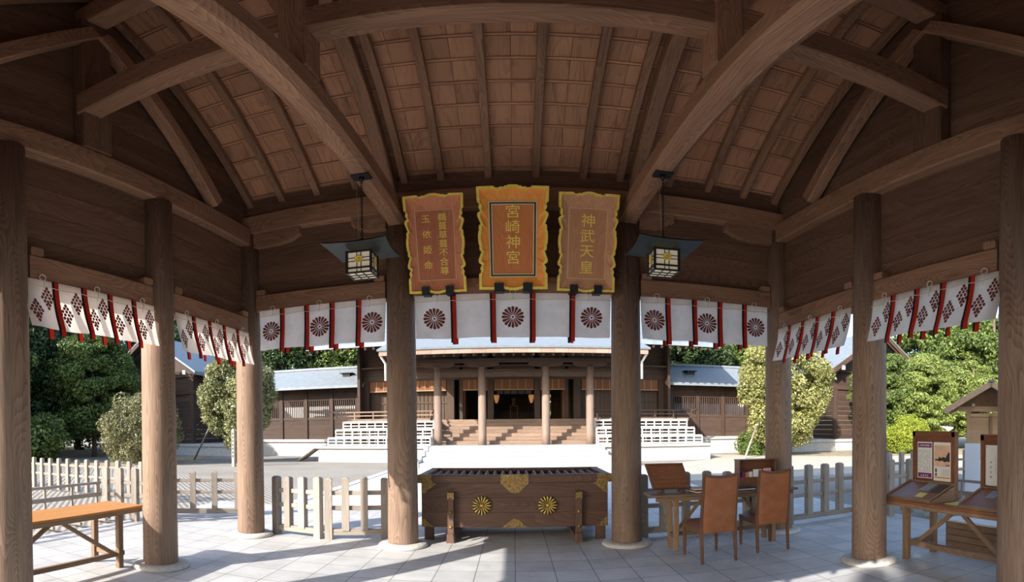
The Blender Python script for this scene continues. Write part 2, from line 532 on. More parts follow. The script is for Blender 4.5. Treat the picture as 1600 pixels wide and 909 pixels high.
mb = MB()
for x0, x1 in ((-PX2+.18, -PX1-.18), (-PX1+.18, PX1-.18), (PX1+.18, PX2-.18)):
    plank_rows(mb, 'x', 6.66, .04, x0, x1, 3.55, 4.65)
plank_rows(mb, 'x', 6.66, .04, -3.87, 3.87, 4.65, 5.28)
struct(mb.build('wall_front', M['plank']))
mb = MB()
for x0, x1 in ((-PX2+.18, -PX1-.18), (-PX1+.18, PX1-.18), (PX1+.18, PX2-.18)):
    plank_rows(mb, 'x', .38, .04, x0, x1, 3.55, 4.45)
plank_rows(mb, 'x', .38, .04, -3.87, 3.87, 4.45, 5.28)
struct(mb.build('wall_rear', M['plank']))
def gclip(z):
    hw = 3.27 if z < zroof(6.64) else max(0, (zroof(YC)-z)/SL)
    hw = min(hw, 3.27)
    return YC-hw, YC+hw
for sx, nm in ((-1, 'wall_left'), (1, 'wall_right')):
    mb = MB()
    for a, b in zip(PYS[1:], PYS[:-1]): plank_rows(mb, 'y', sx*3.84, .04, a+.18, b-.18, 3.2, 4.45, .30)
    plank_rows(mb, 'y', sx*3.84, .04, .4, 6.6, 4.45, zroof(YC), .30, gclip)
    struct(mb.build(nm, M['plank']))

# ceiling: boards and battens between the rafters, under the two roof slopes
mb = MB()
cs = 1/sqrt(1+SL*SL); sn = SL*cs
def slope_pt(side, s, x, off=0.0):          # s metres up the slope from the eave, off upwards from the board underside
    y = 8.0-s*cs
    z = 5.32+SL*(6.64-8.0)+s*sn
    y += off*sn; z += off*cs
    return (x, y if side > 0 else 2*YC-y, z)
LS = 4.5/cs
STEP = .335
for side in (1, -1):
    upv = Vector((0, sn*side, cs))
    k = 0
    while k*STEP < LS:
        s0, s1 = k*STEP, min((k+1)*STEP, LS)
        for j in range(-17, 17):
            x0, x1 = j*.31, (j+1)*.31
            xm = (x0+x1)/2
            mb.bar(slope_pt(side, s0, xm, .012), slope_pt(side, s1-.016, xm, .012), .307, .022, up=upv, ch=.003)
        mb.bar(slope_pt(side, s0+.014, -5.25, -.012), slope_pt(side, s0+.014, 5.25, -.012), .036, .026, up=upv, ch=.004)
        k += 1
struct(mb.build('ceiling', M['board']))
# the roof above it
mb = MB()
for side in (1, -1):
    poly = [(8.1, 4.32), (YC, zroof(YC)+.05), (YC, zroof(YC)+.42), (8.15, 4.6)]
    if side < 0: poly = [(2*YC-p[0], p[1]) for p in poly][::-1]
    mb.prism(poly, (-5.4, 0, 0), (0, 1, 0), (0, 0, 1), 10.8)
mb.lathe([(.26, -5.5), (.26, 5.5)], (0, YC, zroof(YC)+.5), 16, axis='x')
struct(mb.build('roof', M['dark']))

# ================================================================== PAVILION TIMBERS
def pillar(x, y, top, label, r0=.205, r1=.188):
    t = thing('pillar', label, 'pillar', (x, y, 0), group='round timber pillars of the pavilion')
    m = MB()
    m.lathe([(r0-.004, .05), (r0, .07), (r0-.004, 1.2), ((r0+r1)/2, 2.4), (r1, top)], (x, y, 0), 40)
    m.build('shaft', M['pillar'], t)
    m = MB()
    m.lathe([(.33, 0), (.335, .015), (.325, .035), (.30, .048), (.24, .056)], (x, y, 0), 40)
    o = m.build('base_stone', M['stonebase'], t)
    o['label'] = 'round grey stone footing'
    return t
pillar(-PX1, 6.64, 4.41, 'pillar between the offering box and the slatted gate, half in sunlight')
pillar(PX1, 6.64, 4.41, 'pillar between the offering box and the writing table, fully in shade')
pillar(-PX2, 6.64, 4.64, 'sunlit front corner pillar at the outer end of the slatted gate')
pillar(PX2, 6.64, 4.64, 'front corner pillar behind the far leather chair, in shade')
pillar(-PX2, 4.523, 4.43, 'side pillar at the end of the orange-topped table, sunlit on one flank')
pillar(PX2, 4.523, 4.43, 'side pillar beside the notice-board table, in shade')
pillar(-PX2, 2.465, 4.43, 'nearest side pillar, in front of the orange-topped table')
pillar(PX2, 2.465, 4.43, 'nearest side pillar, in front of the white notice board')
for x, y in ((-PX1, .4), (PX1, .4), (-PX2, .4), (PX2, .4)):
    pillar(x, y, 4.43, 'pillar of the rear row beside the entrance')

def beam(name, label, a, b, w, h, ch=.015, mat='beam', group=None, cat='beam', up=(0, 0, 1), parts=()):
    if not parts:                               # one piece of timber: a single object with its origin at one end
        m = MB(); m.bar((0, 0, 0), Vector(b)-Vector(a), w, h, up=up, ch=ch)
        o = m.build(name, M[mat]); o.location = a
        return tag(o, label, cat, group, 'thing')
    t = thing(name, label, cat, a, group=group)
    m = MB(); m.bar(a, b, w, h, up=up, ch=ch)
    m.build('timber', M[mat], t)
    for pn, fn in parts:
        m = MB(); fn(m); m.build(pn, M[mat], t)
    return t

# tie beams between pillars, with wedges at their ends
def tie(axis, pos, u0, u1, z0, z1, w, label):
    if axis == 'x': a, b = (u0, pos, (z0+z1)/2), (u1, pos, (z0+z1)/2)
    else: a, b = (pos, u0, (z0+z1)/2), (pos, u1, (z0+z1)/2)
    def wedge(u):
        def f(m):
            if axis == 'x': m.box(u-.07, u+.07, pos-w/2-.01, pos+w/2, z1, z1+.075, ch=.01)
            else: m.box(pos-w/2-(.01 if pos > 0 else 0), pos+w/2+(.01 if pos < 0 else 0), u-.07, u+.07, z1, z1+.075, ch=.01)
        return f
    return beam('tie_beam', label, a, b, w, z1-z0, group='tie beams above the curtains', parts=(('wedge', wedge(u0+.08)), ('wedge', wedge(u1-.08))))
R = .19
tie('x', 6.64, -PX2+R, -PX1-R, 3.36, 3.62, .2, 'tie beam behind the lantern nearer the paler double-column plaque')
tie('x', 6.64, -PX1+R, PX1-R, 3.36, 3.60, .2, 'tie beam carrying the three gilt plaques')
tie('x', 6.64, PX1+R, PX2-R, 3.36, 3.62, .2, 'tie beam above the writing table')
for sx, nm in ((-1, 'orange-topped table'), (1, 'notice-board table')):
    tie('y', sx*PX2, PYS[1]+R, PYS[0]-R, 3.01, 3.28, .2, 'tie beam of the far side bay beyond the %s' % nm)
    tie('y', sx*PX2, PYS[2]+R, PYS[1]-R, 3.01, 3.28, .2, 'tie beam of the side bay over the %s' % nm)
    tie('y', sx*PX2, PYS[3]+R, PYS[2]-R, 3.01, 3.28, .2, 'tie beam of the rear side bay behind the %s' % nm)
for x0, x1, nm in ((-PX2+R, -PX1-R, 'sunny'), (-PX1+R, PX1-R, 'middle'), (PX1+R, PX2-R, 'shaded')):
    tie('x', .4, x0, x1, 3.36, 3.62, .2, 'tie beam of the %s rear entrance bay' % nm)

# wall plates
beam('wall_plate', 'long plate beam along the front wall, above the gilt plaques', (-4.55, 6.64, 4.79), (4.55, 6.64, 4.79), .25, .33, ch=.02)
beam('wall_plate', 'long plate beam along the rear wall', (-4.55, .4, 4.79), (4.55, .4, 4.79), .25, .33, ch=.02)
beam('wall_plate', 'long plate beam over the side wall beside the orange-topped table', (-PX2, -.10, 4.58), (-PX2, 7.1, 4.58), .25, .30, ch=.02)
beam('wall_plate', 'long plate beam over the side wall beside the notice boards', (PX2, -.10, 4.58), (PX2, 7.1, 4.58), .25, .30, ch=.02)

# boat-shaped bracket arms under the front plate
def arm(x0, x1, label):
    t = thing('bracket_arm', label, 'bracket', (x0, 6.6, 4.5), group='boat-shaped bracket arms under the front plate')
    d = 1 if x1 > x0 else -1
    L = abs(x1-x0)
    poly = [(0, 0), (L*.55, .0), (L*.8, .03), (L*.95, .09), (L, .12), (L, .23), (0, .23)]
    m = MB()
    pl = [(p[0]*d, p[1]) for p in poly]
    if d < 0: pl = pl[::-1]
    m.prism(pl, (x0, 6.67, 4.40), (1, 0, 0), (0, 0, 1), .15)
    m.build('arm', M['beam'], t)
    m = MB(); e = x1-d*.02
    m.box(min(e, e+d*.035), max(e, e+d*.035), 6.515, 6.675, 4.50, 4.64, ch=.006)
    m.build('end_cap', M['beam'], t)
arm(-PX2+.17, -2.92, 'bracket arm springing from the sunny front corner pillar')
arm(-PX1-.17, -2.12, 'bracket arm springing from the middle pillar behind the lantern by the double-column plaque')
arm(PX2-.17, 2.92, 'bracket arm springing from the shaded front corner pillar')
arm(PX1+.17, 2.12, 'bracket arm springing from the middle pillar behind the lantern by the single-column plaque')

# great cross beams, king posts, purlins, ridge
for sx, nm in ((-1, 'the double-column plaque'), (1, 'the single-column plaque')):
    beam('cross_beam', 'massive pale cross beam running overhead from the pillar by %s' % nm,
         (sx*1.51, .15, 4.565), (sx*1.51, 6.72, 4.565), .25, .31, ch=.06, group='massive overhead cross beams')
    beam('king_post', 'square king post standing on the cross beam by %s' % nm,
         (sx*1.49, 3.41, 4.72), (sx*1.49, 3.41, 6.85), .22, .28, up=(0, 1, 0), group='king posts on the cross beams')
    beam('gable_post', 'upright post in the gable wall on the side of %s' % nm,
         (sx*3.74, 3.49, 4.73), (sx*3.74, 3.49, 6.85), .17, .38, up=(0, 1, 0), mat='plank', group='gable posts')
    # struts in the gable, front and rear
    for d, nn in ((1, 'front'), (-1, 'rear')):
        beam('gable_strut', 'sloping %s strut of the gable on the side of %s' % (nn, nm),
             (sx*3.69, YC+d*2.10, 4.80), (sx*3.69, YC+d*.06, 6.62), .16, .2, up=(0, d*.66, .75), group='sloping gable struts')
        beam('principal_rafter', 'broad %s rafter above the cross beam by %s' % (nn, nm),
             slope_pt(d, 1.4, sx*1.62, -.15), slope_pt(d, LS-.1, sx*1.62, -.15), .17, .24, up=(0, sn*d, cs), group='broad rafters above the cross beams')
beam('purlin', 'level beam between the two king posts, at the top of the view', (-3.75, 3.41, 5.36), (3.75, 3.41, 5.36), .26, .31, ch=.02)
beam('ridge_beam', 'heavy ridge beam along the roof peak', (-5.2, YC, 6.99), (5.2, YC, 6.99), .28, .36, ch=.02)

# rafters
RX = (-4.6, -3.74, -3.22, -2.67, -2.1, -1.42, -.93, -.31, .31, .93, 1.42, 2.1, 2.67, 3.22, 3.74, 4.6)
RN = ('first', 'second', 'third', 'fourth', 'fifth', 'sixth', 'seventh', 'eighth')
for d, nn in ((1, 'front'), (-1, 'rear')):
    for i, x in enumerate(RX):
        k = i if i < 8 else 15-i
        lab = '%s slender rafter of the %s roof slope counted from the %s gable' % (RN[k], nn, 'sunny' if x < 0 else 'shaded')
        beam('rafter', lab, slope_pt(d, .03, x, -.082), slope_pt(d, LS-.02, x, -.082), .095, .11, ch=.006, up=(0, sn*d, cs), cat='rafter', group='slender rafters under the %s roof slope' % nn)

# ================================================================== CURTAINS
def crest_polys(R):
    out = []
    for k in range(16):
        a = 2*pi*k/16
        hw = .40*2*pi/16
        pts = []
        r0, r1 = .20*R, R
        wid0 = r0*tan(hw)*.75
        wr = r1*.87*tan(hw)
        loc = [(r0, -wid0), (r1*.87, -wr)]
        for j in range(1, 6):
            b = -pi/2+pi*j/6
            loc.append((r1*.87+r1*.13*cos(b), wr*sin(b)))
        loc += [(r1*.87, wr), (r0, wid0)]
        out.append([(x*cos(a)-y*sin(a), x*sin(a)+y*cos(a)) for x, y in loc])
    out.append([(.10*R*cos(2*pi*j/12), .10*R*sin(2*pi*j/12)) for j in range(12)])
    return out
def sprig_polys(w, h):
    out = []
    rows = ((.88, (0,), .26), (.62, (-.30, .30), .24), (.34, (-.66, 0, .66), .24), (.05, (-.95, -.34, .34, .95), .24), (-.26, (-.56, .56), .26), (-.32, (0,), .3), (-.58, (-.27, .27), .24), (-.88, (0,), .26))
    for y, xs, s in rows:
        for x in xs:
            tilt = -x*.75
            pts = []
            for j in range(8):
                b = 2*pi*j/8
                ex, ey = .27*cos(b), s*1.05*sin(b)
                pts.append((w*(x+ex*cos(tilt)-ey*sin(tilt)), h*(y+(ex*sin(tilt)+ey*cos(tilt))*.62)))
            out.append(pts)
    return out

def curtain(label, a, b, zt, zb, swing, inward, motif, group):
    a, b, swing, inw = Vector((*a, 0)), Vector((*b, 0)), Vector(swing), Vector(inward)
    d = b-a
    W = d.length
    H = zt-zb
    t = thing('shrine_curtain', label, 'curtain', ((a+b)/2)+Vector((0, 0, zb)), group=group)
    ph = rng.uniform(0, 6)
    mid = (a+b)/2
    def surf(u, v, off=0.0):
        p = a+d*u
        p = p+(mid-p)*(.018*v)
        wv = .010*sin(u*W*9+ph)*v+.006*sin(u*W*21+ph*2+v*3)*v-.02*sin(pi*v)*.4
        q = p+swing*v**1.4+inw*(wv+off)
        return Vector((q.x, q.y, zt-v*H+.006*sin(u*W*7+ph)*v))
    for i in range(5):
        m = MB()
        u0, u1 = i/5+.002, (i+1)/5-.002
        n = 9
        vs = [surf(u0+(u1-u0)*p/n, q/n) for q in range(n+1) for p in range(n+1)]
        fs = [(q*(n+1)+p, q*(n+1)+p+1, (q+1)*(n+1)+p+1, (q+1)*(n+1)+p) for q in range(n) for p in range(n)]
        m.add(vs, fs, smooth=True, tint=1)
        polys = []
        if motif == 'crest':
            if i % 2 == 0:
                polys = [[(x+.5*W/5, y-.54*H) for x, y in pl] for pl in crest_polys(min(.147, .42*W/5))]
        else:
            for cu, cv in ((.30, .66), (.73, .37)):
                polys += [[(x+cu*W/5, y-cv*H) for x, y in pl] for pl in sprig_polys(.066, .112)]
        for pl in polys:
            vv = [surf(i/5+x/W, -y/H, .004) for x, y in pl]
            m.add(vv, [tuple(range(len(vv)))], mi=1, tint=1)
        m.build('panel', [M['cloth'], M['crest']], t)
    for i in range(1, 5):
        for off, ln, nm in ((.014, .055, 'ribbon'), (-.16, .05, 'rear_ribbon')):
            m = MB()
            u = i/5
            for k, (w0, w1) in enumerate(((-.038, -.012), (-.012, .038))):
                n = 8
                vs = []
                for q in range(n+1):
                    v = q/n*(1+ln/H)
                    for uu in (u+w0/W, u+w1/W):
                        for o2 in (0, .003):
                            p = surf(uu, min(v, 1), off+o2)
                            if v > 1: p.z -= (v-1)*H
                            vs.append(p)
                fs = []
                for q in range(n):
                    e = q*4
                    fs += [(e, e+2, e+6, e+4), (e+1, e+5, e+7, e+3), (e, e+4, e+5, e+1), (e+2, e+3, e+7, e+6)]
                m.add(vs, fs, mi=1-k if motif == 'crest' or True else k, smooth=False, tint=1)
            o = m.build(nm, [M['redribbon'], M['blackribbon']], t)
            if off > 0: o['label'] = 'red and black hanging ribbon'
    m = MB()
    m.tube([surf(u/40, .145+.01*sin(u*pi/4), .017) for u in range(41)], .004, 6)
    m.build('cord', M['cord'], t)
    for u in (.12, .5, .88):
        m = MB()
        p = surf(u, 0)
        ux = d.normalized()
        m.tube([p+ux*.035*cos(g)+Vector((0, 0, .02+.03*sin(g)))+inw*.015 for g in [k*2*pi/12 for k in range(13)]], .006, 6)
        m.tube([p+inw*.02+Vector((0, 0, .02)), p+inw*.022+Vector((0, 0, -.05))+ux*.01, p+inw*.024+Vector((0, 0, -.11))-ux*.01], .004, 5)
        m.build('cord_loop', M['cord'], t)
    return t
g = 'white curtains printed with round crests'
yf = 6.525
curtain('crest-printed curtain above the sunlit slatted gate', (-3.56, yf), (-1.66, yf), 3.365, 2.765, (.0, -.03, 0), (0, -1, 0), 'crest', g)
curtain('crest-printed curtain above the offering box, under the gilt plaques', (-1.285, yf), (1.275, yf), 3.365, 2.765, (.0, -.03, 0), (0, -1, 0), 'crest', g)
curtain('crest-printed curtain above the writing table', (1.66, yf), (3.56, yf), 3.365, 2.765, (.0, -.03, 0), (0, -1, 0), 'crest', g)
for x0, x1, nm in ((-1.50, -3.8, 'sunny'), (1.48, -1.48, 'middle'), (3.8, 1.50, 'shaded')):  # unseen curtains, added and widened to keep sun patches off the floor
    curtain('unseen crest-printed curtain of the %s rear entrance bay' % nm, (x0, .19), (x1, .19), 3.61, 2.80, (0, -.03, 0), (0, -1, 0), 'crest', 'white curtains of the rear entrance')
g = 'white curtains printed with small diamond sprigs'
curtain('sprig-printed curtain over the orange-topped table, partly sunlit', (-3.69, 2.56), (-3.69, 4.33), 3.03, 2.545, (.10, 0, 0), (1, 0, 0), 'sprig', g)
curtain('sprig-printed curtain between the two sunlit pillars beyond the orange-topped table', (-3.69, 4.71), (-3.69, 6.44), 3.03, 2.545, (.10, 0, 0), (1, 0, 0), 'sprig', g)
curtain('sprig-printed curtain over the two notice boards', (3.69, 4.33), (3.69, 2.56), 3.03, 2.545, (-.10, 0, 0), (-1, 0, 0), 'sprig', g)
curtain('sprig-printed curtain between the shaded corner pillar and the pillar by the notice boards', (3.69, 6.44), (3.69, 4.71), 3.03, 2.545, (-.10, 0, 0), (-1, 0, 0), 'sprig', g)

# ================================================================== PLAQUES
LONG = [(.0, 0), (.15, -.004), (.155, -.020), (.185, -.032), (.195, -.018), (.225, -.030), (.235, -.046), (.26, -.006), (.285, -.002), (.37, -.042), (.375, -.022), (.41, -.014), (.415, -.024),
        (.44, -.010), (.49, -.004)]
SHORT = [(.0, 0), (.24, .004), (.25, -.016), (.31, -.022), (.32, -.006), (.38, -.012), (.385, .006), (.42, .002), (.43, .016), (.49, .020)]
def side_profile(p):
    return p+[(1-t, o) for t, o in p[::-1]]
def plaque(label, x, zb, yb, w, h, lean, face, cols, csize, pitch, border, group):
    t = thing('shrine_plaque', label, 'plaque', (x, yb, zb), group=group, rot=(lean, 0, 0))
    # local: x across, z up the plaque, -y towards the viewer
    def to(p, y): return (p[0], y, p[1])
    W2 = w/2
    pts, inner = [], []
    iw, ih0, ih1 = w*.325, h*.125, h*.845
    sc_ = w/.85
    for q in side_profile(SHORT):                 # bottom, left to right
        pts.append((-W2+q[0]*w, -q[1]*sc_*.8)); inner.append((-iw+2*iw*q[0], ih0))
    for q in side_profile(LONG):
        pts.append((W2+q[1]*sc_, q[0]*h)); inner.append((iw, ih0+(ih1-ih0)*q[0]))
    for q in side_profile(SHORT):
        pts.append((W2-q[0]*w, h+q[1]*sc_)); inner.append((iw-2*iw*q[0], ih1))
    for q in side_profile(LONG):
        pts.append((-W2-q[1]*sc_, h-q[0]*h)); inner.append((-iw, ih1-(ih1-ih0)*q[0]))
    n = len(pts)
    cx, cz = 0, h/2
    gw = .036*sc_
    def shrink(p):
        dx, dz = p[0]-cx, p[1]-cz
        return (cx+dx*(1-gw/(w/2)), cz+dz*(1-gw/(h/2)))
    gi = [shrink(p) for p in pts]
    mw = gmat(t)
    def addl(m, vs, fs, mi=0, gs=None, tint=None):
        m.add([mw @ Vector(v) for v in vs], fs, gs or [(v[2], v[0], v[1]) for v in vs], mi, tint=tint)
    m = MB()                                       # gilt rim: outer wall, front band, inner wall
    rings = [[to(p, .05) for p in pts], [to(p, -.035) for p in pts], [to(p, -.035) for p in gi], [to(p, -.012) for p in gi]]
    vs = [v for r in rings for v in r]
    fs = [(k*n+i, k*n+(i+1) % n, (k+1)*n+(i+1) % n, (k+1)*n+i) for k in range(3) for i in range(n)]
    addl(m, vs, fs); m.build('gilt_rim', M['gold'], t)
    m = MB()                                       # frame sloping in to the panel
    vs = [to(p, -.012) for p in gi]+[to(p, .018) for p in inner]
    fs = [(i, (i+1) % n, (i+1) % n+n, i+n) for i in range(n)]
    addl(m, vs, fs)
    vs = [to(p, .05) for p in pts]; addl(m, vs, [tuple(range(n))])
    m.build('frame', M[face], t)
    m = MB()
    addl(m, [(-iw, .016, ih0), (iw, .016, ih0), (iw, .016, ih1), (-iw, .016, ih1)], [(0, 1, 2, 3)])
    m.build('panel', M[{'plaque': 'panel_red', 'plaque_orange': 'panel_orange', 'plaque_pale': 'panel_pale'}[face]], t)
    m = MB()
    def rect(x0, z0, x1, z1, bw, y, mi):
        for a0, b0, a1, b1 in ((x0, z0, x1, z0+bw), (x0, z1-bw, x1, z1), (x0, z0+bw, x0+bw, z1-bw), (x1-bw, z0+bw, x1, z1-bw)):
            addl(m, [(a0, y, b0), (a1, y, b0), (a1, y, b1), (a0, y, b1), (a0, y+.012, b0), (a1, y+.012, b0), (a1, y+.012, b1), (a0, y+.012, b1)],
                 [(0, 1, 2, 3), (0, 4, 5, 1), (1, 5, 6, 2), (2, 6, 7, 3), (3, 7, 4, 0)], mi)
    if border == 'double':
        rect(-iw-.012, ih0-.012, iw+.012, ih1+.012, .012, .006, 0)
        rect(-iw, ih0, iw, ih1, .022, .008, 1)
        rect(-iw+.022, ih0+.022, iw-.022, ih1-.022, .010, .006, 0)
    else:
        rect(-iw, ih0, iw, ih1, .006, .010, 0)
    m.build('border', [M['cream'], M['blackgreen']], t)
    m = MB()
    ux, uz = (mw.to_3x3() @ Vector((1, 0, 0))), (mw.to_3x3() @ Vector((0, 0, 1)))
    un = mw.to_3x3() @ Vector((0, -1, 0))
    for lx, z0, txt, p in cols:
        column_text(m, txt, mw @ Vector((lx, .011, z0)), ux, uz, csize, p)
    o = m.build('lettering', M['goldtext'], t)
    o['label'] = 'gilt written characters'
    for bx in (-.21*w, .21*w):
        m = MB()
        b0 = mw @ Vector((bx, 0, 0))
        m.bar(mw @ Vector((bx, -.045, -.02)), mw @ Vector((bx, -.045, .085)), .10*sc_+.015, .02, up=un, ch=.004)
        m.bar(mw @ Vector((bx, -.05, -.012)), mw @ Vector((bx, .22, -.07)), .10*sc_+.015, .03, ch=.004)
        m.build('bracket', M['black'], t)
    return t
g = 'gilt-rimmed name plaques'
plaque('largest orange plaque with a dark double border, middle of the three', .005, 3.375, 6.36, .85, 1.345, radians(18.5), 'plaque_orange',
       ((.0, 1.345*.755, '宮崎神宮', .20),), .185, .2, 'double', g)
plaque('dark red-brown plaque with two columns of gilt characters', -.945, 3.365, 6.39, .73, 1.30, radians(17.5), 'plaque',
       ((.095, 1.30*.765, '鵜葺草葺不合尊', .118), (-.105, 1.30*.755, '玉依姫命', .205)), .115, .1, 'single', g)
plaque('paler brown plaque with one column of four gilt characters', .915, 3.365, 6.39, .73, 1.30, radians(17.5), 'plaque_pale',
       ((.0, 1.30*.72, '神武天皇', .205),), .185, .2, 'single', g)

# ================================================================== HANGING LANTERNS
def lantern(x, y, label):
    t = thing('hanging_lantern', label, 'lantern', (x, y, 3.2), group='square hanging lanterns')
    z0, z1, s = 3.20, 3.455, .125
    m = MB()
    for sx in (-1, 1):
        for sy in (-1, 1):
            m.box(x+sx*s-.012, x+sx*s+.012, y+sy*s-.012, y+sy*s+.012, z0, z1, ch=.002)
    for z in (z0+.01, z0+.062, z1-.012):
        for sg in (-1, 1):
            m.box(x-s, x+s, y+sg*s-.009, y+sg*s+.009, z-.009, z+.009, ch=.002)
            m.box(x+sg*s-.009, x+sg*s+.009, y-s, y+s, z-.009, z+.009, ch=.002)
    m.build('frame', M['lampmetal'], t)
    m = MB()
    for sg in (-1, 1):
        for dx in (-.022, .022):
            m.box(x+dx-.004, x+dx+.004, y+sg*(s-.001)-.003, y+sg*(s-.001)+.003, z0+.02, z1-.02, ch=.001)
            m.box(x+sg*(s-.001)-.003, x+sg*(s-.001)+.003, y+dx-.004, y+dx+.004, z0+.02, z1-.02, ch=.001)
        for dz in (.135, .172):
            m.box(x-s, x+s, y+sg*(s-.001)-.003, y+sg*(s-.001)+.003, z0+dz-.004, z0+dz+.004, ch=.001)
            m.box(x+sg*(s-.001)-.003, x+sg*(s-.001)+.003, y-s, y+s, z0+dz-.004, z0+dz+.004, ch=.001)
    for dx in (-.04, .04):
        m.box(x+dx-.004, x+dx+.004, y-s, y+s, z0-.004, z0+.006, ch=.001)
        m.box(x-s, x+s, y+dx-.004, y+dx+.004, z0-.004, z0+.006, ch=.001)
    m.build('lattice', M['lampmetal'], t)
    for nm, q in (('pane', [(x-s, y-s+.008), (x+s, y-s+.008)]), ('pane', [(x+s-.008, y-s), (x+s-.008, y+s)]), ('pane', [(x+s, y+s-.008), (x-s, y+s-.008)]), ('pane', [(x-s+.008, y+s), (x-s+.008, y-s)])):
        m = MB(); m.add([(*q[0], z0+.01), (*q[1], z0+.01), (*q[1], z1-.01), (*q[0], z1-.01)], [(0, 1, 2, 3)])
        m.build(nm, M['paper'], t)
    m = MB(); m.add([(x-s, y-s, z0+.008), (x-s, y+s, z0+.008), (x+s, y+s, z0+.008), (x+s, y-s, z0+.008)], [(0, 1, 2, 3)])
    m.build('bottom_pane', M['paper'], t)
    for dx, dy, ux in ((0, -1, (1, 0, 0)), (-1, 0, (0, -1, 0)), (1, 0, (0, 1, 0))):
        m = MB()
        c = Vector((x+dx*(s+.008), y+dy*(s+.008), z0+.155)); ux = Vector(ux); uz = Vector((0, 0, 1)); un = Vector((dx, dy, 0))
        for k in range(16):
            a = 2*pi*k/16
            dirv = ux*cos(a)+uz*sin(a)
            m.tube([c+dirv*.012, c+dirv*.036+un*.004, c+dirv*.043], .0058, 6)
        m.tube([c-un*.004, c+un*.008], .012, 10)
        m.build('gilt_crest', M['gold'], t)
    # hood: square, drooping towards upturned corners
    m = MB()
    n = 12; h = .31
    def hood(u, v, dz):
        r = max(abs(u), abs(v))
        c = (abs(u)*abs(v))**2
        return (x+u*h*(1+.06*c), y+v*h*(1+.06*c), z1+.03+.014*c+(dz > 0)*(.012+.06*(1-r)))
    for dz, rev in ((0, True), (.012, False)):
        vs = [hood(-1+2*i/n, -1+2*j/n, dz) for j in range(n+1) for i in range(n+1)]
        fs = [(j*(n+1)+i, j*(n+1)+i+1, (j+1)*(n+1)+i+1, (j+1)*(n+1)+i) for j in range(n) for i in range(n)]
        if rev: fs = [f[::-1] for f in fs]
        m.add(vs, fs)
    m.build('hood', M['lamproof'], t)
    m = MB(); m.lathe([(.075, 0), (.08, .02), (.045, .035), (.03, .06), (.06, .075), (.062, .095), (.03, .115), (.012, .13)], (x, y, z1+.05), 16)
    m.build('finial', M['lampmetal'], t)
    m = MB()
    zt, zl = 4.385, z1+.17
    k = 22
    for i in range(k):
        z = zl+(zt-zl)*i/k; hh = (zt-zl)/k
        pts = [(x+.011*cos(a)*(i % 2), y+.011*cos(a)*(1-i % 2), z+hh*.5+hh*.72*sin(a)) for a in [2*pi*q/8 for q in range(9)]]
        m.tube(pts, .0035, 5)
    m.build('chain', M['lampmetal'], t)
    m = MB(); m.box(x-.095, x+.095, y-.07, y+.07, 4.385, 4.412, ch=.004); m.lathe([(.02, -.05), (.03, 0)], (x, y, 4.385), 10)
    m.build('ceiling_plate', M['lampmetal'], t)
    m = MB(); m.tube([(x-.055, y-.02, 4.39), (x-.035, y-.03, 4.0), (x-.028, y-.03, 3.62)], .003, 5)
    m.build('wire', M['tan'], t)
lantern(-1.505, 4.95, 'hanging lantern beside the two-column plaque')
lantern(1.505, 4.95, 'hanging lantern beside the four-character plaque')

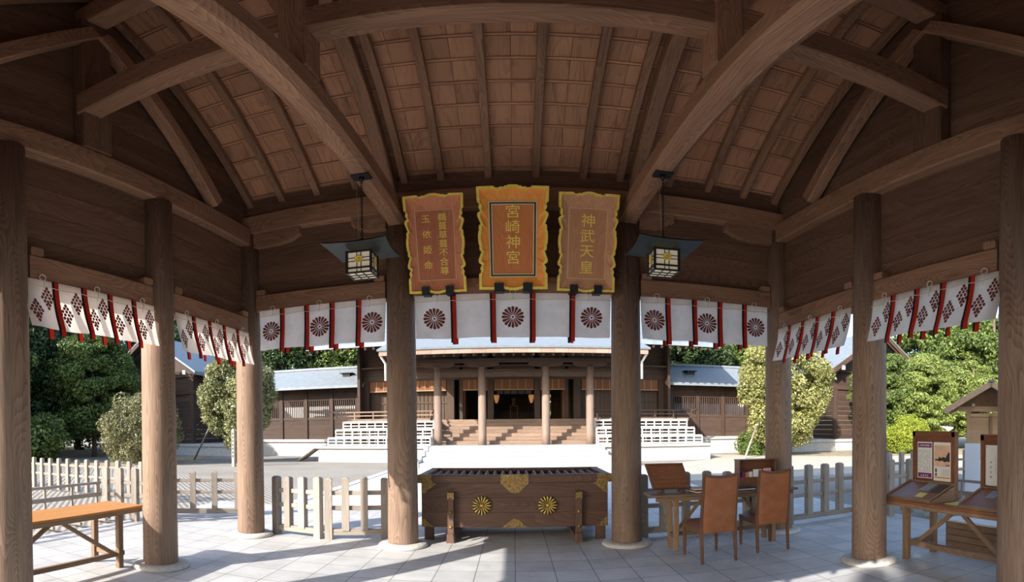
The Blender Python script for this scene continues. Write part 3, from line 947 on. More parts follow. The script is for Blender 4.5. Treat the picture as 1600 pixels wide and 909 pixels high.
# ================================================================== OFFERING BOX
def offering_box():
    t = thing('offering_box', 'long dark wooden offering box with gilt crests, between the two middle pillars', 'offering box', (0, 7.6, 0))
    x1, y0, y1, z0, z1 = 1.30, 7.0, 8.2, .20, .84
    m = MB()
    hs = (z1-z0)/3
    for k in range(3):
        za, zb = z0+k*hs, z0+(k+1)*hs
        m.box(-x1, x1, y0, y0+.05, za, zb, ch=.004); m.box(-x1, x1, y1-.05, y1, za, zb, ch=.004)
        m.box(-x1, -x1+.05, y0+.05, y1-.05, za, zb, ch=.004); m.box(x1-.05, x1, y0+.05, y1-.05, za, zb, ch=.004)
    m.box(-x1+.05, x1-.05, y0+.05, y1-.05, z0, z0+.04, ch=.004)
    m.build('body', M['box'], t)
    m = MB()
    rx, ra, rb = x1+.045, y0-.045, y1+.045
    m.box(-rx, rx, ra, ra+.11, .83, .945, ch=.012); m.box(-rx, rx, rb-.11, rb, .83, .945, ch=.012)
    m.box(-rx, -rx+.11, ra+.11, rb-.11, .83, .945, ch=.012); m.box(rx-.11, rx, ra+.11, rb-.11, .83, .945, ch=.012)
    m.build('rim', M['box'], t)
    for i in range(20):
        m = MB()
        xc = -1.17+i*(2.34/19)
        m.prism([(-.05, 0), (.05, 0), (.012, .075), (-.012, .075)], (xc, y1-.06, .835), (1, 0, 0), (0, 0, 1), y1-y0-.12)
        m.build('grille_bar', M['box'], t)
    for sx in (-1, 1):
        x = sx*.88
        m = MB()
        m.bar((x, y0-.055, .10), (x, y0-.055, .70), .085, .09, up=(0, 1, 0), ch=.006)
        m.bar((x, y0-.075, 0), (x, y0-.075, .13), .12, .15, up=(0, 1, 0), ch=.012, w2=.095, h2=.13)
        m.bar((x, y0-.02, .03), (x, y1+.02, .03), .11, .06, ch=.006)
        st = m.build('strut', M['box'], t)
        m = MB()
        m.prism([(-.046, 0), (-.012, .03), (.012, .03), (.046, 0), (.046, .105), (-.046, .105)], (x, y0-.099, .60), (1, 0, 0), (0, 0, 1), .006)
        m.box(x-.046, x+.046, y0-.105, y0-.005, .700, .708, ch=.002)
        m.build('gilt_cap', M['oldgold'], st)
        for z in (.22, .43):
            m = MB(); m.lathe([(.024, 0), (.022, -.008), (.012, -.018), (0.001, -.022)], (x, y0-.10, z), 12, axis='y')
            m.build('bolt', M['oldgold'], st)
        for y in (y0+.1, y1-.1):
            m = MB(); m.bar((sx*(x1-.09), y, 0), (sx*(x1-.09), y, z0+.01), .13, .12, up=(0, 1, 0), ch=.02)
            m.build('foot', M['box'], t)
        # crest: 16 raised petals on a disc painted black for the shadow between them
        m = MB()
        c = Vector((sx*.455, y0-.006, .515))
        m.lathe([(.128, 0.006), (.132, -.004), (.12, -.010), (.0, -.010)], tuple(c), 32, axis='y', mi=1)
        for k in range(16):
            a = 2*pi*k/16
            d = Vector((cos(a), 0, sin(a)))
            m.tube([c+d*.03+Vector((0, -.014, 0)), c+d*.08+Vector((0, -.026, 0)), c+d*.112+Vector((0, -.022, 0)), c+d*.126+Vector((0, -.010, 0))], .005, 8, r2=.0165)
        m.lathe([(.026, 0), (.024, -.02), (.012, -.032), (.001, -.034)], tuple(c), 14, axis='y')
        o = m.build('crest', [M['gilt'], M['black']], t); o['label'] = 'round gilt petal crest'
    yf = y0-.012
    def fit(poly, z, yy=yf, name='gilt_fitting'):
        m = MB(); m.prism(poly, (0, yy, z), (1, 0, 0), (0, 0, 1), -.008)
        o = m.build(name, M['oldgold'], t); o['label'] = 'engraved gilt metal fitting'
    yr = ra-.004
    m = MB()
    m.prism([(-.19, 0), (.19, 0), (.19, .12), (-.19, .12)], (0, yr, .83), (1, 0, 0), (0, 0, 1), .006)
    m.prism([(-.20, .01), (-.195, -.006), (-.16, -.03), (-.06, -.13), (0, -.147), (.06, -.13), (.16, -.03), (.195, -.006), (.20, .01)], (0, y0-.003, .825), (1, 0, 0), (0, 0, 1), .006)
    o = m.build('gilt_fitting', M['oldgold'], t); o['label'] = 'engraved gilt metal fitting at the rim'
    m = MB(); m.prism([(-.18, 0), (.18, 0), (.11, .055), (.05, .11), (0, .128), (-.05, .11), (-.11, .055)], (0, y0-.003, z0), (1, 0, 0), (0, 0, 1), .006)
    m.build('gilt_fitting', M['oldgold'], t)
    for sx in (-1, 1):
        m = MB()
        def mir(pl): return pl if sx < 0 else [(-p[0], p[1]) for p in pl][::-1]
        m.prism(mir([(-rx, 0), (-rx+.22, 0), (-rx+.19, .06), (-rx+.2, .115), (-rx, .115)]), (0, yr, .83), (1, 0, 0), (0, 0, 1), .006)
        m.prism(mir([(-x1, -.16), (-x1+.05, -.145), (-x1+.12, -.08), (-x1+.2, -.02), (-x1+.2, 0), (-x1, 0)]), (0, y0-.003, .83), (1, 0, 0), (0, 0, 1), .006)
        m.build('gilt_fitting', M['oldgold'], t)
        m = MB()
        m.prism(mir([(-x1, 0), (-x1+.18, 0), (-x1+.11, .045), (-x1+.05, .11), (-x1, .13)]), (0, y0-.003, z0), (1, 0, 0), (0, 0, 1), .006)
        m.build('gilt_fitting', M['oldgold'], t)
offering_box()

# ================================================================== FENCES
def fence(label, p0, p1, posts, ztop=.9, rails=(.46, .68), sill=True, pw=.105, group=None, ext=0.0, lift=.0, zb=0):
    """posts: positions along p0-p1 in metres."""
    a, b = Vector((*p0, zb)), Vector((*p1, zb))
    d = (b-a).normalized(); L = (b-a).length
    t = thing('picket_fence', label, 'fence', (a+b)/2, group=group)
    nrm = Vector((-d.y, d.x, 0))
    for s in posts:
        p = a+d*s
        m = MB()
        h = pw/2
        zz = ztop+rng.uniform(-.012, .012)
        z0 = 0 if (s < .1 or s > L-.1 or not sill) else .13
        q = [(-h, -h), (h, -h), (h, h), (-h, h)]
        vs = [p+d*x+nrm*y+Vector((0, 0, z0)) for x, y in q]+[p+d*x+nrm*y+Vector((0, 0, zz-.02)) for x, y in q]+[p+d*x*.55+nrm*y*.55+Vector((0, 0, zz)) for x, y in q]
        fs = [(3, 2, 1, 0), (8, 9, 10, 11)]+[(i, (i+1) % 4, (i+1) % 4+4, i+4) for i in range(4)]+[(i+4, (i+1) % 4+4, (i+1) % 4+8, i+8) for i in range(4)]
        gs = [(v[2], (Vector(v)-p).dot(d), (Vector(v)-p).dot(nrm)) for v in vs]
        m.add(vs, fs, gs)
        m.build('post', M['fence'], t)
    for z in rails:
        m = MB(); m.bar(a+Vector((0, 0, z)), b+Vector((0, 0, z)), .04, .062, ch=.005)
        m.build('rail', M['fence'], t)
    if sill:
        m = MB(); m.bar(a+Vector((0, 0, .105)), b+Vector((0, 0, .105)), .075, .09, ch=.006)
        m.build('sill', M['fence'], t)
    return t
g = 'slatted gate leaves'
fence('slatted gate leaf hinged at the sunlit corner pillar', (-3.55, 6.93), (-2.73, 6.78), (.04, .26, .52, .79), group=g)
fence('slatted gate leaf meeting the pillar by the offering box, half in shade', (-2.66, 6.78), (-1.80, 7.02), (.045, .29, .56, .85), group=g)
fence('shaded slatted gate behind the writing table', (1.77, 6.98), (3.56, 6.98), (.0+.045, .34, .68, 1.01, 1.34, 1.67, 1.75), ztop=.93, group=g)
g = 'low picket fences beside the pavilion'
fence('sunlit low fence between the two sunny side pillars, seen beyond the table', (-6.25, 7.15), (-4.75, 8.05), (.05, .42, .80, 1.20, 1.62), ztop=.85, group=g)
fence('shaded low fence beside the corner pillar, beyond the leather chairs', (4.15, 6.98), (5.85, 7.12), (.05, .45, .80, 1.13, 1.6), ztop=.97, group=g)
fence('short tall-post fence joining the grey barrier on the sunny side', (-6.78, 6.45), (-5.55, 6.70), (.06, .36, .68, 1.05), ztop=.95, sill=False, pw=.11, group=g)
fence('long white-railed picket fence in full sun, under the dark trees', (-15.5, 8.55), (-7.3, 9.0), [.1+.365*k for k in range(23)], ztop=.88, rails=(.43, .70), sill=False, pw=.10, group=g, zb=-.0)
fence('long shaded picket fence beyond the notice boards', (7.3, 9.0), (14.5, 8.55), [.1+.38*k for k in range(19)], ztop=.98, rails=(.43, .70), sill=False, pw=.10, group=g)
fence('short shaded fence beside the notice-board table', (5.6, 6.75), (7.0, 6.45), (.1, .5, .9, 1.3), ztop=1.02, rails=(.40, .70), sill=False, pw=.11, group=g)

def barrier(label, x, y0, y1, zt=.68):
    t = thing('barrier', label, 'barrier', (x, (y0+y1)/2, 0), group='weathered grey barriers')
    for z, h in ((zt, .045), (zt-.21, .075)):
        m = MB(); m.bar((x, y0, z), (x, y1, z), .035, h, ch=.004); m.build('rail', M['fence'], t)
    k = int((y1-y0)/.62)
    for i in range(k+1):
        y = y0+.1+i*(y1-y0-.2)/k
        m = MB(); m.bar((x, y, 0), (x, y, zt), .04, .04, up=(0, 1, 0), ch=.004)
        st = m.build('stanchion', M['fence'], t)
        m = MB(); m.bar((x-.24, y, .03), (x+.24, y, .03), .05, .05, ch=.005)
        m.build('foot', M['fence'], st)
        m = MB(); m.bar((x+.2, y, .05), (x+.02, y, .26), .035, .035, ch=.004)
        m.build('brace', M['fence'], st)
barrier('weathered grey rail barrier standing behind the orange-topped table', -6.72, 2.6, 6.32)
barrier('shaded grey rail barrier standing behind the notice-board table', 6.6, 2.6, 6.2)

# ================================================================== TABLES AND CHAIRS
def table_orange():
    t = thing('table', 'long table with a varnished orange-brown top and trestle legs, in the sun', 'table', (-4.32, 3.3, 0))
    x0, x1, y0, y1 = -4.63, -4.03, 2.05, 4.48
    m = MB(); m.box(x0, x1, y0, y1, .695, .72, ch=.005); m.build('top', M['tabletop'], t)
    m = MB()
    m.box(x1-.028, x1-.004, y0+.02, y1-.02, .645, .695, ch=.004); m.box(x0+.004, x0+.028, y0+.02, y1-.02, .645, .695, ch=.004)
    m.box(x0+.03, x1-.03, y1-.05, y1-.025, .65, .695, ch=.004); m.box(x0+.03, x1-.03, y0+.025, y0+.05, .65, .695, ch=.004)
    m.build('apron', M['table'], t)
    for x in (x0+.09, x1-.09):
        for y in (y0+.3, y1-.32):
            m = MB(); m.bar((x, y, 0), (x, y, .66), .062, .075, up=(0, 1, 0), ch=.005); m.build('leg', M['table'], t)
    for y in (y0+.3, y1-.32):
        m = MB(); m.bar((x0+.09, y, .16), (x1-.09, y, .16), .03, .06, ch=.004); m.build('stretcher', M['table'], t)
    xm = x1-.13
    m = MB(); m.bar((xm, y0+.32, .16), (xm, y1-.22, .16), .05, .055, ch=.005); m.build('stretcher', M['table'], t)
    ym = (y0+y1)/2
    for yy in (y0+.36, y1-.36):
        m = MB(); m.bar((xm, yy, .16), (xm, ym+(.05 if yy > ym else -.05), .655), .035, .045, ch=.004); m.build('brace', M['table'], t)
table_orange()

def table_notice():
    t = thing('table', 'wooden trestle table carrying the two notice boards', 'table', (4.42, 3.7, 0))
    x0, x1, y0, y1 = 4.07, 4.80, 2.45, 4.66
    m = MB(); m.box(x0, x1, y0, y1, .70, .735, ch=.005); m.build('top', M['boardred'], t)
    m = MB(); m.box(x0+.004, x0+.03, y0+.02, y1-.02, .655, .70, ch=.004); m.box(x1-.03, x1-.004, y0+.02, y1-.02, .655, .70, ch=.004)
    m.build('apron', M['table'], t)
    for x in (x0+.13, x1-.13):
        for y in (y0+.42, y1-.36):
            m = MB(); m.bar((x, y, 0), (x, y, .67), .07, .08, up=(0, 1, 0), ch=.005)
            if x < 4.4: m.bar((x-.05, y, .60), (x-.05, y, .69), .04, .08, up=(0, 1, 0), ch=.004)
            m.build('leg', M['table'], t)
    for y in (y0+.42, y1-.36):
        m = MB(); m.bar((x0+.13, y, .19), (x1-.13, y, .19), .035, .08, ch=.004); m.build('stretcher', M['table'], t)
    xm = x0+.16
    m = MB(); m.bar((xm, y0+.44, .21), (xm, y1-.40, .21), .06, .07, ch=.005); m.build('stretcher', M['table'], t)
    ym = (y0+y1)/2-.02
    for yy in (y0+.5, y1-.5):
        m = MB(); m.bar((xm, yy, .22), (xm, ym+(.05 if yy > ym else -.05), .66), .035, .05, ch=.004); m.build('brace', M['table'], t)
table_notice()

def notice_board(label, x, y0, y1, z0, z1):
    """Board facing -x (the hall), its foot on the table; returns the thing and a paper placer."""
    t = thing('notice_board', label, 'notice board', (x, (y0+y1)/2, z0), group='red-brown notice boards')
    m = MB()
    m.box(x-.012, x+.012, y0+.05, y1-.05, z0+.05, z1-.05, ch=.002)
    m.build('panel', M['boardred'], t)
    m = MB()
    for a, b in ((y0, y0+.055), (y1-.055, y1)): m.box(x-.024, x+.05, a, b, z0, z1, ch=.005)
    m.box(x-.024, x+.05, y0, y1, z1-.06, z1+.01, ch=.005); m.box(x-.022, x+.04, y0+.055, y1-.055, z0+.02, z0+.20, ch=.005)
    m.build('frame', M['boardred'], t)
    for y in (y0+.06, y1-.06):
        m = MB(); m.box(x-.03, x+.14, y-.03, y+.03, z0, z0+.05, ch=.004); m.build('foot', M['table'], t)
    def P(u, v, e=.002): return Vector((x-.013-e, y1-u, z1-v))     # u to the viewer's right, v down
    return t, P
def paper(name, P, u0, v0, u1, v1, mat, e, parent, label=None):
    m = MB()
    a, b, c, d = P(u0, v1, e), P(u1, v1, e), P(u1, v0, e), P(u0, v0, e)
    k = Vector((.0015, 0, 0))
    vs = [a, b, c, d, a+k, b+k, c+k, d+k]
    m.add(vs, [(0, 1, 2, 3), (7, 6, 5, 4), (0, 4, 5, 1), (1, 5, 6, 2), (2, 6, 7, 3), (3, 7, 4, 0)])
    o = m.build(name, M[mat], parent)
    if label: o['label'] = label
    return o
UX, UZ = Vector((0, -1, 0)), Vector((0, 0, 1))
t, P = notice_board('notice board pinned with a purple-headed sheet and a salmon poster', 4.58, 3.86, 4.56, .735, 1.53)
pp = paper('sheet', P, .08, .125, .33, .575, 'white', .0015, t, 'white text sheet with purple bands')
paper('purple_band', P, .09, .14, .32, .195, 'purple', .003, pp); paper('purple_band', P, .09, .51, .32, .565, 'purple', .003, pp)
m = MB()
for i, ch in enumerate('ご参拝の皆様へ'): letter(m, ch, P(.115+i*.030, .168, .0045), UX, UZ, .030)
for i, ch in enumerate('宮崎神宮'): letter(m, ch, P(.15+i*.035, .543, .0045), UX, UZ, .026)
m.build('lettering', M['white'], pp)
m = MB()
for c in range(7):
    for r in range(15):
        if rng.random() < .85:
            y = .225+r*.0185
            a = P(.30-c*.033, y+.012, .004)
            b = P(.288-c*.033, y, .004)
            m.add([a, P(.288-c*.033, y+.012, .004), b, P(.30-c*.033, y, .004)], [(0, 1, 2, 3)])
m.build('text_line', M['greyink'], pp)
pp = paper('poster', P, .355, .125, .63, .595, 'white', .0015, t, 'salmon poster with a dark landscape drawing')
paper('picture', P, .368, .16, .618, .42, 'salmon', .003, pp)
paper('lower_band', P, .368, .545, .618, .56, 'orange', .003, pp)
m = MB()
hill = [(.37, .345), (.40, .325), (.43, .33), (.45, .30), (.48, .315), (.52, .30), (.555, .31), (.575, .27), (.60, .245), (.617, .235), (.617, .36), (.57, .352), (.54, .365), (.50, .345), (.46, .355), (.42, .348)]
m.add([P(u, v, .0045) for u, v in hill], [tuple(range(len(hill)))])
m.add([P(.55, .40, .0045), P(.617, .39, .0045), P(.617, .402, .0045), P(.56, .408, .0045)], [(0, 1, 2, 3)])
m.add([P(.385, .445, .0045), P(.385, .49, .0045), P(.41, .49, .0045), P(.41, .445, .0045)], [(0, 1, 2, 3)])
m.add([P(.385, .5, .0045), P(.385, .535, .0045), P(.41, .535, .0045), P(.41, .5, .0045)], [(0, 1, 2, 3)])
m.build('drawing', M['ink'], pp)
m = MB()
for c in range(8):
    for r in range(5): 
        u = .49+c*.016; v = .45+r*.017
        m.add([P(u, v+.011, .004), P(u+.006, v+.011, .004), P(u+.006, v, .004), P(u, v, .004)], [(0, 1, 2, 3)])
m.build('text_line', M['greyink'], pp)
t, P = notice_board('notice board with a single white sheet of vertical handwriting', 4.58, 2.78, 3.48, .735, 1.50)
pp = paper('sheet', P, .07, .11, .45, .58, 'white', .0015, t, 'white sheet with vertical black handwriting')
m = MB()
for u, v0, txt, s, p in ((.415, .165, '奉納者 御神前御祈願', .026, .040), (.37, .165, '一 金 二千円', .022, .04), (.29, .16, '一 初穂料五千円以上', .014, .034), (.21, .24, '宮崎神宮社務所', .014, .028), (.145, .30, '神宮社務', .026, .055)):
    for i, ch in enumerate(txt):
        letter(m, ch, P(u, v0+i*p, .004), UX, UZ, s)
m.build('handwriting', M['ink'], pp)
for u, v in ((.09, .13), (.26, .122), (.43, .13), (.09, .56), (.43, .565)):
    m = MB(); m.lathe([(.006, 0), (.004, .004)], tuple(P(u, v, .004)), 8, axis='x'); m.build('pin', M['ink'], pp)

def tray(label, y0, y1, leaf_cols):
    t = thing('display_tray', label, 'display tray', (4.3, (y0+y1)/2, .735), group='sloping display trays')
    x0, x1 = 4.10, 4.50
    zl, zh = .755, .90
    m = MB(); m.prism([(x0, zl), (x1, zh), (x1, zh+.012), (x0, zl+.012)], (0, y1, 0), (1, 0, 0), (0, 0, 1), y1-y0)
    m.build('sloping_lid', M['boardred'], t)
    for y in (y0, y1-.014):
        m = MB(); m.prism([(x0, .735), (x1, .735), (x1, zh+.03), (x0, zl+.03)], (0, y+.014, 0), (1, 0, 0), (0, 0, 1), .014)
        m.build('side_board', M['table'], t)
    m = MB(); m.box(x0-.012, x0, y0, y1, .735, .775, ch=.002); m.build('edge_board', M['table'], t)
    m = MB(); m.box(x1, x1+.012, y0, y1, .735, .93, ch=.002); m.build('edge_board', M['table'], t)
    sl = (zh-zl)/(x1-x0)
    out = []
    for i, (a, b, u0, u1, mat, nm) in enumerate(leaf_cols):
        lf = MB()
        pts = []
        for u, y in ((u0, a), (u1, a), (u1, b), (u0, b)):
            pts.append(Vector((x0+u*(x1-x0), y, zl+.0125+u*(x1-x0)*sl)))
        k = Vector((0, 0, .006))
        lf.add(pts+[p+k for p in pts], [(0, 1, 2, 3), (7, 6, 5, 4), (0, 4, 5, 1), (1, 5, 6, 2), (2, 6, 7, 3), (3, 7, 4, 0)])
        o = lf.build('leaflet', M[mat])
        tag(o, nm, 'leaflet', 'leaflets on the display trays')
tray('sloping display tray in front of the poster board', 3.82, 4.55, ((3.87, 4.0, .45, .9, 'ink', 'dark leaflet on the tray below the salmon poster'), (4.0, 4.12, .12, .36, 'yellow', 'yellow-green leaflet on the tray below the salmon poster'), (4.05, 4.2, .5, .95, 'bluegrey', 'blue-grey leaflet on the tray below the purple-headed sheet')))
tray('sloping display tray in front of the handwritten sheet', 2.75, 3.42, ((2.85, 3.0, .45, .95, 'ink', 'dark leaflet on the tray below the handwritten sheet'), (3.1, 3.22, .5, .9, 'bluegrey', 'blue-grey leaflet on the tray below the handwritten sheet')))
o = MB(); o.box(4.2, 4.4, 3.52, 3.70, .7355, .742, ch=.001); tag(o.build('leaflet', M['yellow']), 'yellow leaflet lying between the two display trays', 'leaflet', 'leaflets on the display trays')

# slatted box behind the notice table
t = thing('slatted_box', 'low box of brown planks with a pale top, behind the notice-board table', 'box', (5.25, 3.4, 0))
for k in range(4):
    m = MB(); m.box(4.96, 4.985, 2.3, 4.35, .02+k*.085, .10+k*.085, ch=.004); m.box(4.985, 5.6, 4.325, 4.35, .02+k*.085, .10+k*.085, ch=.004); m.box(4.985, 5.6, 2.3, 2.325, .02+k*.085, .10+k*.085, ch=.004)
    m.box(5.575, 5.6, 2.325, 4.325, .02+k*.085, .10+k*.085, ch=.004)
    m.build('plank', M['table'], t)
m = MB(); m.box(4.95, 5.62, 2.28, 4.37, .36, .385, ch=.004); m.build('top', M['whitewood'], t)
for x in (5.0, 5.56):
    for y in (2.35, 4.29):
        m = MB(); m.box(x-.02, x+.02, y-.02, y+.02, 0, .36, ch=.003); m.build('post', M['table'], t)

# writing table
t = thing('table', 'narrow writing table behind the two leather chairs', 'table', (2.7, 6.2, 0))
m = MB(); m.box(1.66, 3.74, 5.97, 6.40, .715, .745, ch=.005); m.build('top', M['table'], t)
m = MB(); m.box(1.72, 3.68, 6.0, 6.025, .66, .715, ch=.004); m.box(1.72, 3.68, 6.345, 6.37, .66, .715, ch=.004); m.build('apron', M['table'], t)
for x in (2.0, 3.39):
    for y in (6.07, 6.33):
        m = MB(); m.bar((x, y, 0), (x, y, .70), .06, .06, up=(0, 1, 0), ch=.005); m.build('leg', M['table'], t)
    m = MB(); m.bar((x, 6.07, .18), (x, 6.33, .18), .03, .05, ch=.004); m.build('stretcher', M['table'], t)
for x, xx in ((2.03, 2.45), (3.36, 2.94)):
    m = MB(); m.bar((x, 6.2, .22), (xx, 6.2, .70), .035, .04, ch=.004); m.build('brace', M['table'], t)
m = MB(); m.bar((2.0, 6.2, .2), (3.39, 6.2, .2), .04, .05, ch=.004); m.build('stretcher', M['table'], t)

# slanting woven board on the writing table
t = thing('writing_board', 'slanting woven-faced board propped on the writing table', 'board', (2.0, 6.3, .745))
m = MB()
A, B = Vector((1.75, 6.22, .80)), Vector((2.24, 6.22, .80))
upv = Vector((-.06, .16, .30)).normalized()
ux = Vector((1, 0, 0)); 
for k in range(16):
    m.bar(A+upv*(k+.5)*.021, B+upv*(k+.5)*.021, .012, .020, up=upv, ch=.003)
for k in range(10):
    x = 1.79+k*.046
    p = Vector((x, 6.212, .80)); m.bar(p, p+upv*.335, .012, .004, ch=.001)
m.build('woven_face', M['boardred'], t)
m = MB()
for a, b in ((A, B), (A+upv*.345, B+upv*.345)): m.bar(a-ux*.012, b+ux*.012, .03, .02, up=upv, ch=.003)
for a in (A, B): m.bar(a, a+upv*.345, .02, .03, ch=.003)
m.build('frame', M['chairwood'], t)
for x in (1.86, 2.14):
    m = MB(); m.bar((x, 6.18, .765), (x, 6.36, .765), .05, .04, ch=.004); m.bar((x, 6.33, .78), (x-.03, 6.345, 1.0), .03, .03, ch=.003); m.build('prop', M['chairwood'], t)
def pad(label, x, y, z, w, d, rz, cover):
    t = thing('notepad', label, 'notepad', (x, y, z), rz=rz, group='notepads on the writing table')
    mw = gmat(t)
    for nm, z0, z1, mat, s in (('cover', 0, .008, cover, 0), ('pages', .008, .022, 'white', .008), ('cover', .022, .03, cover, 0)):
        m = MB(); c = [mw @ Vector(v) for v in ((-w/2+s, 0, (z0+z1)/2), (w/2-s, 0, (z0+z1)/2))]
        m.bar(c[0], c[1], d-2*s, z1-z0, ch=.001); m.build(nm, M[mat], t)
pad('brown-covered pad lying flat, lower of the two beside the woven board', 2.40, 6.12, .746, .34, .22, .12, 'chairwood')
pad('thin brown-covered pad resting on top of the other beside the woven board', 2.38, 6.13, .777, .30, .20, -.1, 'boardred')
pad('dark pad with pale pages between the two chairs', 2.93, 6.13, .746, .34, .24, .05, 'ink')

# leaflet rack
t = thing('leaflet_rack', 'open-fronted wooden leaflet box at the far end of the writing table', 'rack', (3.22, 6.32, .745))
m = MB()
m.box(2.96, 3.50, 6.34, 6.36, .755, 1.13, ch=.003)
m.build('back_panel', M['boardred'], t)
m = MB(); m.box(2.96, 3.50, 6.21, 6.225, .755, .90, ch=.003); m.build('front_panel', M['boardred'], t)
for x in (2.945, 3.50):
    m = MB(); m.box(x, x+.016, 6.20, 6.36, .746, 1.13, ch=.003); m.build('side_panel', M['chairwood'], t)
m = MB(); m.box(2.94, 3.52, 6.19, 6.365, 1.128, 1.142, ch=.003); m.box(2.96, 3.5, 6.2, 6.36, .746, .758, ch=.003); m.build('shelf', M['chairwood'], t)
for x0, x1, h, mat, lab in ((3.0, 3.055, .98, 'purple', 'purple leaflet standing in the rack'), (3.065, 3.11, .965, 'orange', 'orange leaflet standing in the rack'),
                            (3.115, 3.165, .97, 'white', 'narrow white leaflet standing beside the orange one in the rack'), (3.18, 3.31, 1.0, 'white', 'wide white leaflet standing in the middle of the rack'), (3.34, 3.46, 1.01, 'pink', 'pink-printed leaflet standing at the end of the rack')):
    m = MB(); m.box(x0, x1, 6.245, 6.26, .76, h, ch=.001)
    tag(m.build('leaflet', M[mat]), lab, 'leaflet', 'leaflets in the rack')

def chair(label, x, y, rz):
    t = thing('dining_chair', label, 'chair', (x, y, 0), rz=rz, group='high-backed leather chairs')
    mw = gmat(t)
    def B(m, a, b, w, h, **k): m.bar(mw @ Vector(a), mw @ Vector(b), w, h, up=k.pop('up', (0, 0, 1)), **k)
    fy = mw.to_3x3() @ Vector((0, 1, 0))
    hw, hd = .215, .245
    for sx in (-1, 1):
        m = MB(); B(m, (sx*hw, hd, 0), (sx*hw, hd, .42), .028, .028, up=fy, w2=.042, h2=.045, ch=.004)
        m.build('front_leg', M['chairwood'], t)
        m = MB(); B(m, (sx*hw, -hd-.03, 0), (sx*hw, -hd, .42), .03, .032, up=fy, w2=.04, h2=.045, ch=.004)
        B(m, (sx*hw, -hd, .42), (sx*(hw-.005), -hd-.085, 1.06), .038, .042, up=fy, w2=.03, h2=.03, ch=.004)
        m.build('back_post', M['chairwood'], t)
    m = MB()
    for sx in (-1, 1): B(m, (sx*hw, -hd, .385), (sx*hw, hd, .385), .025, .06, ch=.004)
    for sy in (-1, 1): B(m, (-hw, sy*hd, .385), (hw, sy*hd, .385), .025, .06, ch=.004)
    m.build('seat_rail', M['chairwood'], t)
    # cushion
    m = MB(); n = 10
    vs, fs = [], []
    def cu(u, v):
        e = (1-u**6)*(1-v**6)
        return mw @ Vector((u*.225, v*.262+.005, .415+.055*e**.45))
    vs = [cu(-1+2*i/n, -1+2*j/n) for j in range(n+1) for i in range(n+1)]
    fs = [(j*(n+1)+i, j*(n+1)+i+1, (j+1)*(n+1)+i+1, (j+1)*(n+1)+i) for j in range(n) for i in range(n)]
    m.add(vs, fs, smooth=True)
    m.add([mw @ Vector(v) for v in ((-.225, -.257, .415), (.225, -.257, .415), (.225, .267, .415), (-.225, .267, .415))], [(3, 2, 1, 0)])
    m.build('seat', M['seatleather'], t)
    # upholstered back, top edge dipping in the middle
    m = MB()
    nx, nz = 12, 16
    def bk(u, w_, side):
        zt = 1.035-.03*(1-u*u)
        z = .36+(zt-.36)*w_
        yb = -hd-.085*max(0, (z-.42)/.64)
        puff = .012*((1-u**8)*(1-(2*w_-1)**8))
        return mw @ Vector((u*(hw-.012), yb+side*(.020+puff)-.0, z))
    for side in (-1, 1):
        vs = [bk(-1+2*i/nx, j/nz, side) for j in range(nz+1) for i in range(nx+1)]
        fs = [(j*(nx+1)+i, j*(nx+1)+i+1, (j+1)*(nx+1)+i+1, (j+1)*(nx+1)+i) for j in range(nz) for i in range(nx)]
        if side > 0: fs = [f[::-1] for f in fs]
        m.add(vs, fs, smooth=True)
    per = [(i/nx*2-1, 0) for i in range(nx+1)]+[(1, j/nz) for j in range(1, nz+1)]+[(1-2*i/nx, 1) for i in range(1, nx+1)]+[(-1, 1-j/nz) for j in range(1, nz)]
    vs = [bk(u, v, -1) for u, v in per]+[bk(u, v, 1) for u, v in per]
    k = len(per)
    m.add(vs, [(i, i+k, (i+1) % k+k, (i+1) % k) for i in range(k)])
    m.build('backrest', M['leather'], t)
    m = MB()
    pts = [mw @ Vector((u*(hw+.002), -hd-.083, 1.05-.03*(1-u*u))) for u in [-1+2*i/10 for i in range(11)]]
    m.tube(pts, .017, 8); m.build('top_rail', M['chairwood'], t)
chair('high-backed brown leather chair nearer the offering box', 2.27, 5.63, .06)
chair('high-backed brown leather chair beside the shaded corner pillar', 3.12, 5.84, -.03)

# loose pole
t = thing('pole', 'pale wooden pole lying on the floor near the nearest shaded pillar', 'pole', (3.95, 2.55, 0))
m = MB(); m.bar((3.62, 2.60, .028), (4.35, 1.2, .028), .05, .05, ch=.01); m.build('shaft', M['fence'], t)
m = MB(); m.bar((3.62-.02, 2.60+.04, .03), (3.62, 2.60, .03), .056, .056, ch=.008); m.build('end_cap', M['whitewood'], t)

# ================================================================== WORSHIP HALL ACROSS THE COURT
t = thing('stone_platform', 'pale stone platform under the worship hall', 'platform', (0, 30, 0))
m = MB(); m.box(-9.6, 9.6, 23.62, 38, -.1, .62, ch=.01); m.build('base', M['stone'], t)
m = MB(); m.box(-9.72, 9.72, 23.5, 38.1, .62, .74, ch=.02); m.build('coping', M['stone'], t)
t = thing('stone_steps', 'broad white stone steps leading up to the worship hall', 'steps', (0, 21.8, 0))
for k in range(4):
    m = MB(); m.box(-3.9, 3.9, 20.35+k*.8, 23.6, -.06+k*.2, .14+k*.2-(.02 if k == 3 else 0), ch=.012); m.build('tread', M['stone'], t)
for sx in (-1, 1):
    m = MB()
    for k in range(4): m.box(sx*4.0-.1, sx*4.0+.1, 20.3+k*.8, 23.55, -.06+k*.2, .20+k*.18, ch=.01)
    m.build('side_wall', M['stone'], t)
